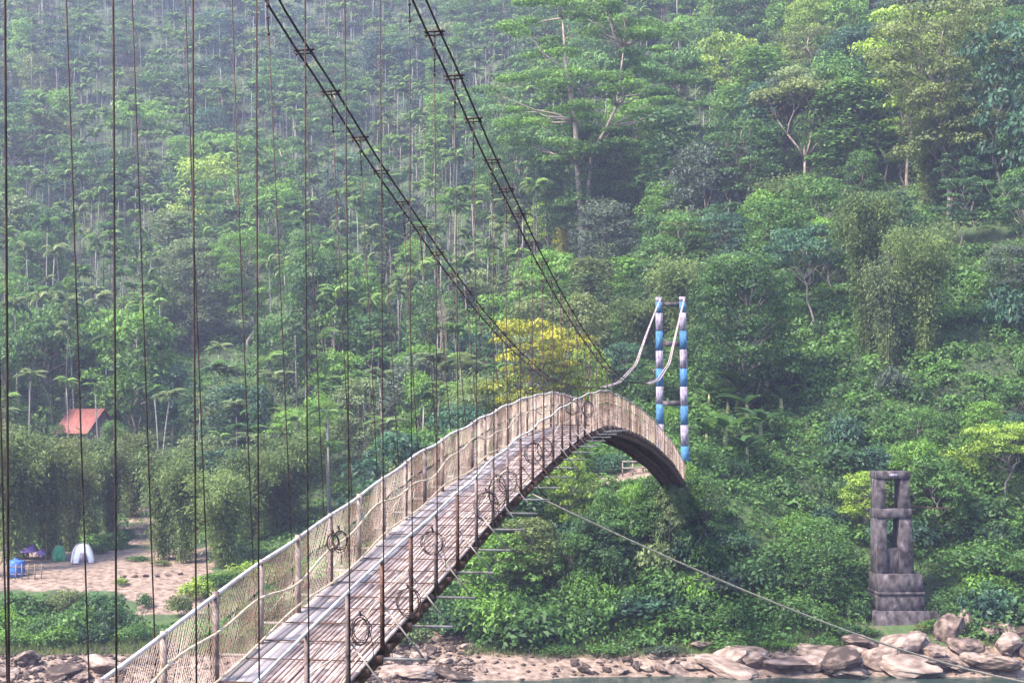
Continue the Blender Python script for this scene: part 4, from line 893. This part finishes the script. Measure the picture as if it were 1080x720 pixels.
# ------------------------------------------------------------------ camp: tents, tarpaulins, hut, fence
def tent(px, row, wpx, hpx, mat, lab, Y):
    g = at(px, Y); k = Y / F; wd = wpx * k; h = hpx * k; root = empty('tent', g, .35); tag(root, lab, 'tent')
    V = []; Fs = []; n = 24; m_ = 10
    for j in range(m_ + 1):
        u = j / m_; r_ = math.cos(u * math.pi / 2) ** .75; z = h * math.sin(u * math.pi / 2)
        for i in range(n):
            a = 2 * math.pi * i / n; sq = 1 / max(abs(math.cos(a)), abs(math.sin(a))) ** .75; dip = 1 - .06 * abs(math.sin(2 * a)) * math.sin(u * 3)
            V.append((math.cos(a) * r_ * wd / 2 * sq * dip * .88, math.sin(a) * r_ * wd / 2 * sq * dip * .88, z))
    for j in range(m_):
        for i in range(n): Fs += [j * n + i, j * n + (i + 1) % n, (j + 1) * n + (i + 1) % n, (j + 1) * n + i]
    me = mesh_np('tent_shell', V, Fs, [4] * (len(Fs) // 4), smooth=True); link('shell', me, mat, root)
    for sg in (1, -1):
        mb = MB(); mb.tube([(sg * math.copysign(abs(math.cos(q)) ** .75, math.cos(q)) * wd * .41, math.copysign(abs(math.cos(q)) ** .75, math.cos(q)) * wd * .41, h * 1.01 * math.sin(q)) for q in np.linspace(0, math.pi, 19)], .02, 5); mb.build('pole', M['galv'], root)
    mb = MB(); mb.box((0, -wd * .44, h * .28), (wd * .38, .04, h * .5), taper=.6); mb.build('door', M['tentg'] if mat is M['tentg'] else M['lilac'], root)
tent(87, 595, 27, 20, M['tentw'], 'pale white dome tent pitched on the dirt terrace', 112)
tent(62, 595, 17, 16, M['tentg'], 'green dome tent standing left of the white tent', 113)
for (px, r0, wpx, hpx, lab) in [(14, 588, 17, 17, 'purple tarpaulin shelter at the far left of the camp'), (31, 588, 14, 15, 'purple tarpaulin shelter in the middle of the three'), (46, 588, 10, 10, 'smallest purple tarpaulin shelter, nearest the green tent')]:
    Y = 114; g = ray(px, r0, Y); k = Y / F; x, z0 = g.x, hz(g.x, Y); zt_ = CZ + (HY - (r0 - hpx)) * k; ww = wpx * k / 2; root = empty('tarpaulin_shelter', (x, Y, z0)); tag(root, lab, 'shelter', 'purple tarpaulin shelters at the camp')
    mb = MB(); hgt = zt_ - z0
    mb.hexa([(-ww, -.9, hgt * .45), (ww, -.9, hgt * .45), (ww, .9, hgt * .45), (-ww, .9, hgt * .45), (-ww * .8, -.06, hgt), (ww * .8, -.06, hgt), (ww * .8, .06, hgt), (-ww * .8, .06, hgt)]); mb.build('cover', M['tarp'], root)
    for sx in (-1, 1):
        for sy in (-1, 1): mb = MB(); mb.tube([(sx * ww * .92, sy * .8, -.1), (sx * ww * .92, sy * .8, hgt * .47)], .03, 5); mb.build('pole', M['plank'], root)
g = at(17, 106.5); root = empty('water_tank', (g.x, g.y, g.z)); tag(root, 'blue storage tank beside the camp at the far left', 'water tank')
mb = MB(); mb.tube([(0, 0, 0), (0, 0, .05), (0, 0, 1.05), (0, 0, 1.15), (0, 0, 1.2)], [.60, .62, .62, .5, .25], 18); mb.build('body', M['bluebox'], root, True)
mb = MB(); mb.tube([(0, 0, 1.18), (0, 0, 1.28)], [.22, .20], 14); mb.build('lid', M['bluebox'], root)
g = at(24, 105.5); root = empty('fence', (g.x, g.y, g.z)); tag(root, 'short weathered bamboo fence beside the blue tank', 'fence')
for i in range(7): mb = MB(); mb.tube([(-1.4 + i * .45, 0, -.2), (-1.4 + i * .45 + random.uniform(-.05, .05), 0, 1.1)], .04, 5); mb.build('post', M['plank'], root)
for z in (.35, .85): mb = MB(); mb.tube([(-1.5, .04, z), (1.45, .04, z + .04)], .035, 5); mb.build('rail', M['plank'], root)
# hut
HYd = 150.0; k = HYd / F; g = ray(92, 457, HYd); gz_ = hz(g.x, HYd)
hut = empty('hut', (g.x, HYd, gz_), -.55); tag(hut, 'wooden hut with a red tin roof half hidden by trees on the left slope', 'hut')
ez = CZ + (HY - 456) * k - gz_; rz_ = CZ + (HY - 431) * k - gz_; hl, hw = 2.5, 2.2
mb = MB(); mb.hexa([(-hl + .3, -hw + .3, -1), (hl - .3, -hw + .3, -1), (hl - .3, hw - .3, -1), (-hl + .3, hw - .3, -1), (-hl + .3, -hw + .3, ez), (hl - .3, -hw + .3, ez), (hl - .3, hw - .3, ez), (-hl + .3, hw - .3, ez)])
for sx in (-1, 1): mb.add([(sx * (hl - .31), -hw + .3, ez), (sx * (hl - .31), hw - .3, ez), (sx * (hl - .31), 0, rz_ - .15), (sx * (hl - .36), -hw + .3, ez), (sx * (hl - .36), hw - .3, ez), (sx * (hl - .36), 0, rz_ - .15)], [(0, 1, 2), (5, 4, 3), (0, 2, 5, 3), (1, 4, 5, 2)])
mb.build('wall', M['plank'], hut)
mb = MB()
for sg in (-1, 1):
    n_ = 26
    for i in range(n_):
        x0, x1 = -hl + 2 * hl * i / n_, -hl + 2 * hl * (i + 1) / n_; o0, o1 = (.035, 0) if i % 2 else (0, .035)
        mb.add([(x0, sg * (hw + .15), ez - .1 + o0), (x1, sg * (hw + .15), ez - .1 + o1), (x1, 0, rz_ + o1), (x0, 0, rz_ + o0), (x0, sg * (hw + .15), ez - .13 + o0), (x1, sg * (hw + .15), ez - .13 + o1), (x1, 0, rz_ - .03 + o1), (x0, 0, rz_ - .03 + o0)], [(0, 1, 2, 3), (7, 6, 5, 4), (0, 4, 5, 1), (2, 6, 7, 3), (0, 3, 7, 4), (1, 5, 6, 2)])
mb.build('roof', M['roof'], hut)
mb = MB(); mb.box((-.3, -hw + .28, ez * .5 - .3), (.9, .08, 1.7)); mb.build('door', M['joist'], hut)
# footpath railing at the far landing
g = at(672, 102); root = empty('wooden_railing', (g.x, g.y, g.z), .1); tag(root, 'short wooden railing beside the footpath below the far end of the bridge', 'railing')
for i in range(4): mb = MB(); mb.bar((-1 + i * .7, 0, -.2), (-1 + i * .7, 0, .95), .09); mb.build('post', M['postl'], root)
for z in (.45, .88): mb = MB(); mb.bar((-1.05, -.06, z), (1.15, -.06, z), .05, .08); mb.build('rail', M['postl'], root)
# earth abutment under the deck end
e = bp_(T_END + .8, D0 + .75, DZ(T_END) - .1); zb = hz(e.x, e.y) - 2
mb = MB(); mb.hexa([(e.x - 1.2, e.y - .9, zb), (e.x + 1.2, e.y - .9, zb), (e.x + 1.2, e.y + 2.2, zb), (e.x - 1.2, e.y + 2.2, zb), (e.x - 1.0, e.y - .75, e.z - .12), (e.x + 1.0, e.y - .75, e.z - .12), (e.x + 1.0, e.y + 2, e.z - .12), (e.x - 1.0, e.y + 2, e.z - .12)])
o = mb.build('bridge_abutment', M['plank']); tag(o, 'low concrete abutment under the far end of the bridge', 'abutment')

# ------------------------------------------------------------------ labels
LMK = [('the red-roofed hut', 92, 445), ('the white tent', 87, 585), ('the yellow-green slope tree', 228, 200), ('the towering forked tree', 612, 110), ('the blue tower', 708, 330), ('the concrete pylon', 940, 575),
       ('the bridge crest', 620, 412), ('the golden yellow tree', 550, 375), ('the reddish-trunked tree', 1000, 110), ('the orange-brown tree', 824, 140), ('the wide hanging tree', 790, 300), ('the top left corner', 0, 0),
       ('the top centre', 400, 0), ('the top right corner', 1080, 0), ('the left edge', 0, 300), ('the right edge', 1080, 400), ('the banana plants', 785, 440), ('the deck of the bridge', 480, 560), ('the bamboo above the pylon', 915, 260), ('the creeper column', 272, 450)]
SIZE = lambda r, a, b: 'small' if r < a else 'large' if r > b else 'mid-sized'
def phrase(px, py):
    n, x, y = min(LMK, key=lambda l: math.hypot(l[1] - px, l[2] - py)); dx, dy = px - x, py - y; d = math.hypot(dx, dy)
    if d < 22: return 'right by ' + n
    far = 'just ' if d < 60 else 'well ' if d > 125 else ''
    ax, ay = abs(dx), abs(dy)
    if ax > 2.2 * ay: r = 'right of' if dx > 0 else 'left of'
    elif ay > 2.2 * ax: r = 'below' if dy > 0 else 'above'
    else: r = ('below' if dy > 0 else 'above') + ('-right of' if dx > 0 else '-left of')
    return far + r + ' ' + n
ORD = ['leftmost', 'second from left', 'third from left', 'fourth from left', 'fifth from left', 'sixth from left', 'seventh from left', 'eighth from left', 'ninth from left', 'tenth from left']
def assign(items):                             # items: [px, py, base description, object]
    d = {}
    for it in items: d.setdefault(it[2] + ' ' + phrase(it[0], it[1]), []).append(it)
    for k, v in d.items():
        v.sort(key=lambda q: q[0])
        if len(v) == 1: v[0][3]['label'] = k; continue
        for i, it in enumerate(v):
            it[3]['label'] = (k + ', ' + (('left one of two' if i == 0 else 'right one of two') if len(v) == 2 else ORD[i] if i < 10 and i < len(v) - 1 else 'rightmost'))
        for it in v:
            while len(it[3]['label'].split()) > 16: it[3]['label'] = ' '.join(it[3]['label'].split()[1:])
        if len(v) > 11:
            for i, it in enumerate(v):
                if i >= 10 and i < len(v) - 1: it[3]['label'] = k + ', past tenth'
items = []
for kind, px, pt, pb, Y, colr, o, lab, h, wd in placed:
    tag(o, None, CAT.get(kind, 'tree'), GRP.get(kind, 'trees on the forested slope'))
    if kind == 'giant': del o['group']
    if lab: o['label'] = lab; continue
    cr_ = {'dead': '', 'banana': ''}.get(kind, colr + ' ')
    sz = '' if kind in ('dead',) else SIZE(wd * F / Y, 30, 62) + ' ' if kind not in ('palm', 'banana') else SIZE(h, 8, 11).replace('large', 'tall').replace('small', 'short') + ' '
    if kind == 'palm': cr_ = '' if colr == 'palm green' else colr + ' '
    items.append([px, pt * .7 + pb * .3, (sz + cr_ + KIND[kind]), o])
assign(items)
items = []
for px, row, wpx, o, lab in rocks:
    tag(o, None, 'boulder', 'boulders along the far shore')
    if lab: o['label'] = lab
    else: items.append([px, row, SIZE(wpx, 11, 32) + (' flat' if o.scale.z < .42 * o.scale.x else ' rounded' if o.scale.z > .6 * o.scale.x else '') + ' tan boulder', o])
LMK = [('the pylon', 940, 660), ('the shore at far left', 20, 700), ('the big shore shrub', 515, 690), ('the stony gully', 440, 680), ('the broad waterline boulder', 775, 694), ('the upright rock', 1021, 664), ('the mid waterline', 650, 700), ('the dirt track', 170, 690), ('the shore at far right', 1080, 700), ('the ledge left of the pylon', 850, 700)]
assign(items)

# ------------------------------------------------------------------ haze
hm = bpy.data.materials.new('haze'); hm.use_nodes = True; N = hm.node_tree.nodes; N.remove(N['Principled BSDF']); pv = N.new('ShaderNodeVolumePrincipled')
pv.inputs['Color'].default_value = (.66, .66, 1.0, 1); pv.inputs['Density'].default_value = .00045; pv.inputs['Anisotropy'].default_value = .2
hm.node_tree.links.new(pv.outputs[0], N['Material Output'].inputs['Volume'])
mb = MB(); mb.box((0, 150, 170), (1860, 1560, 352)); o = mb.build('haze', hm); tag(o, 'pale bluish haze over the valley', 'haze', kind='stuff')
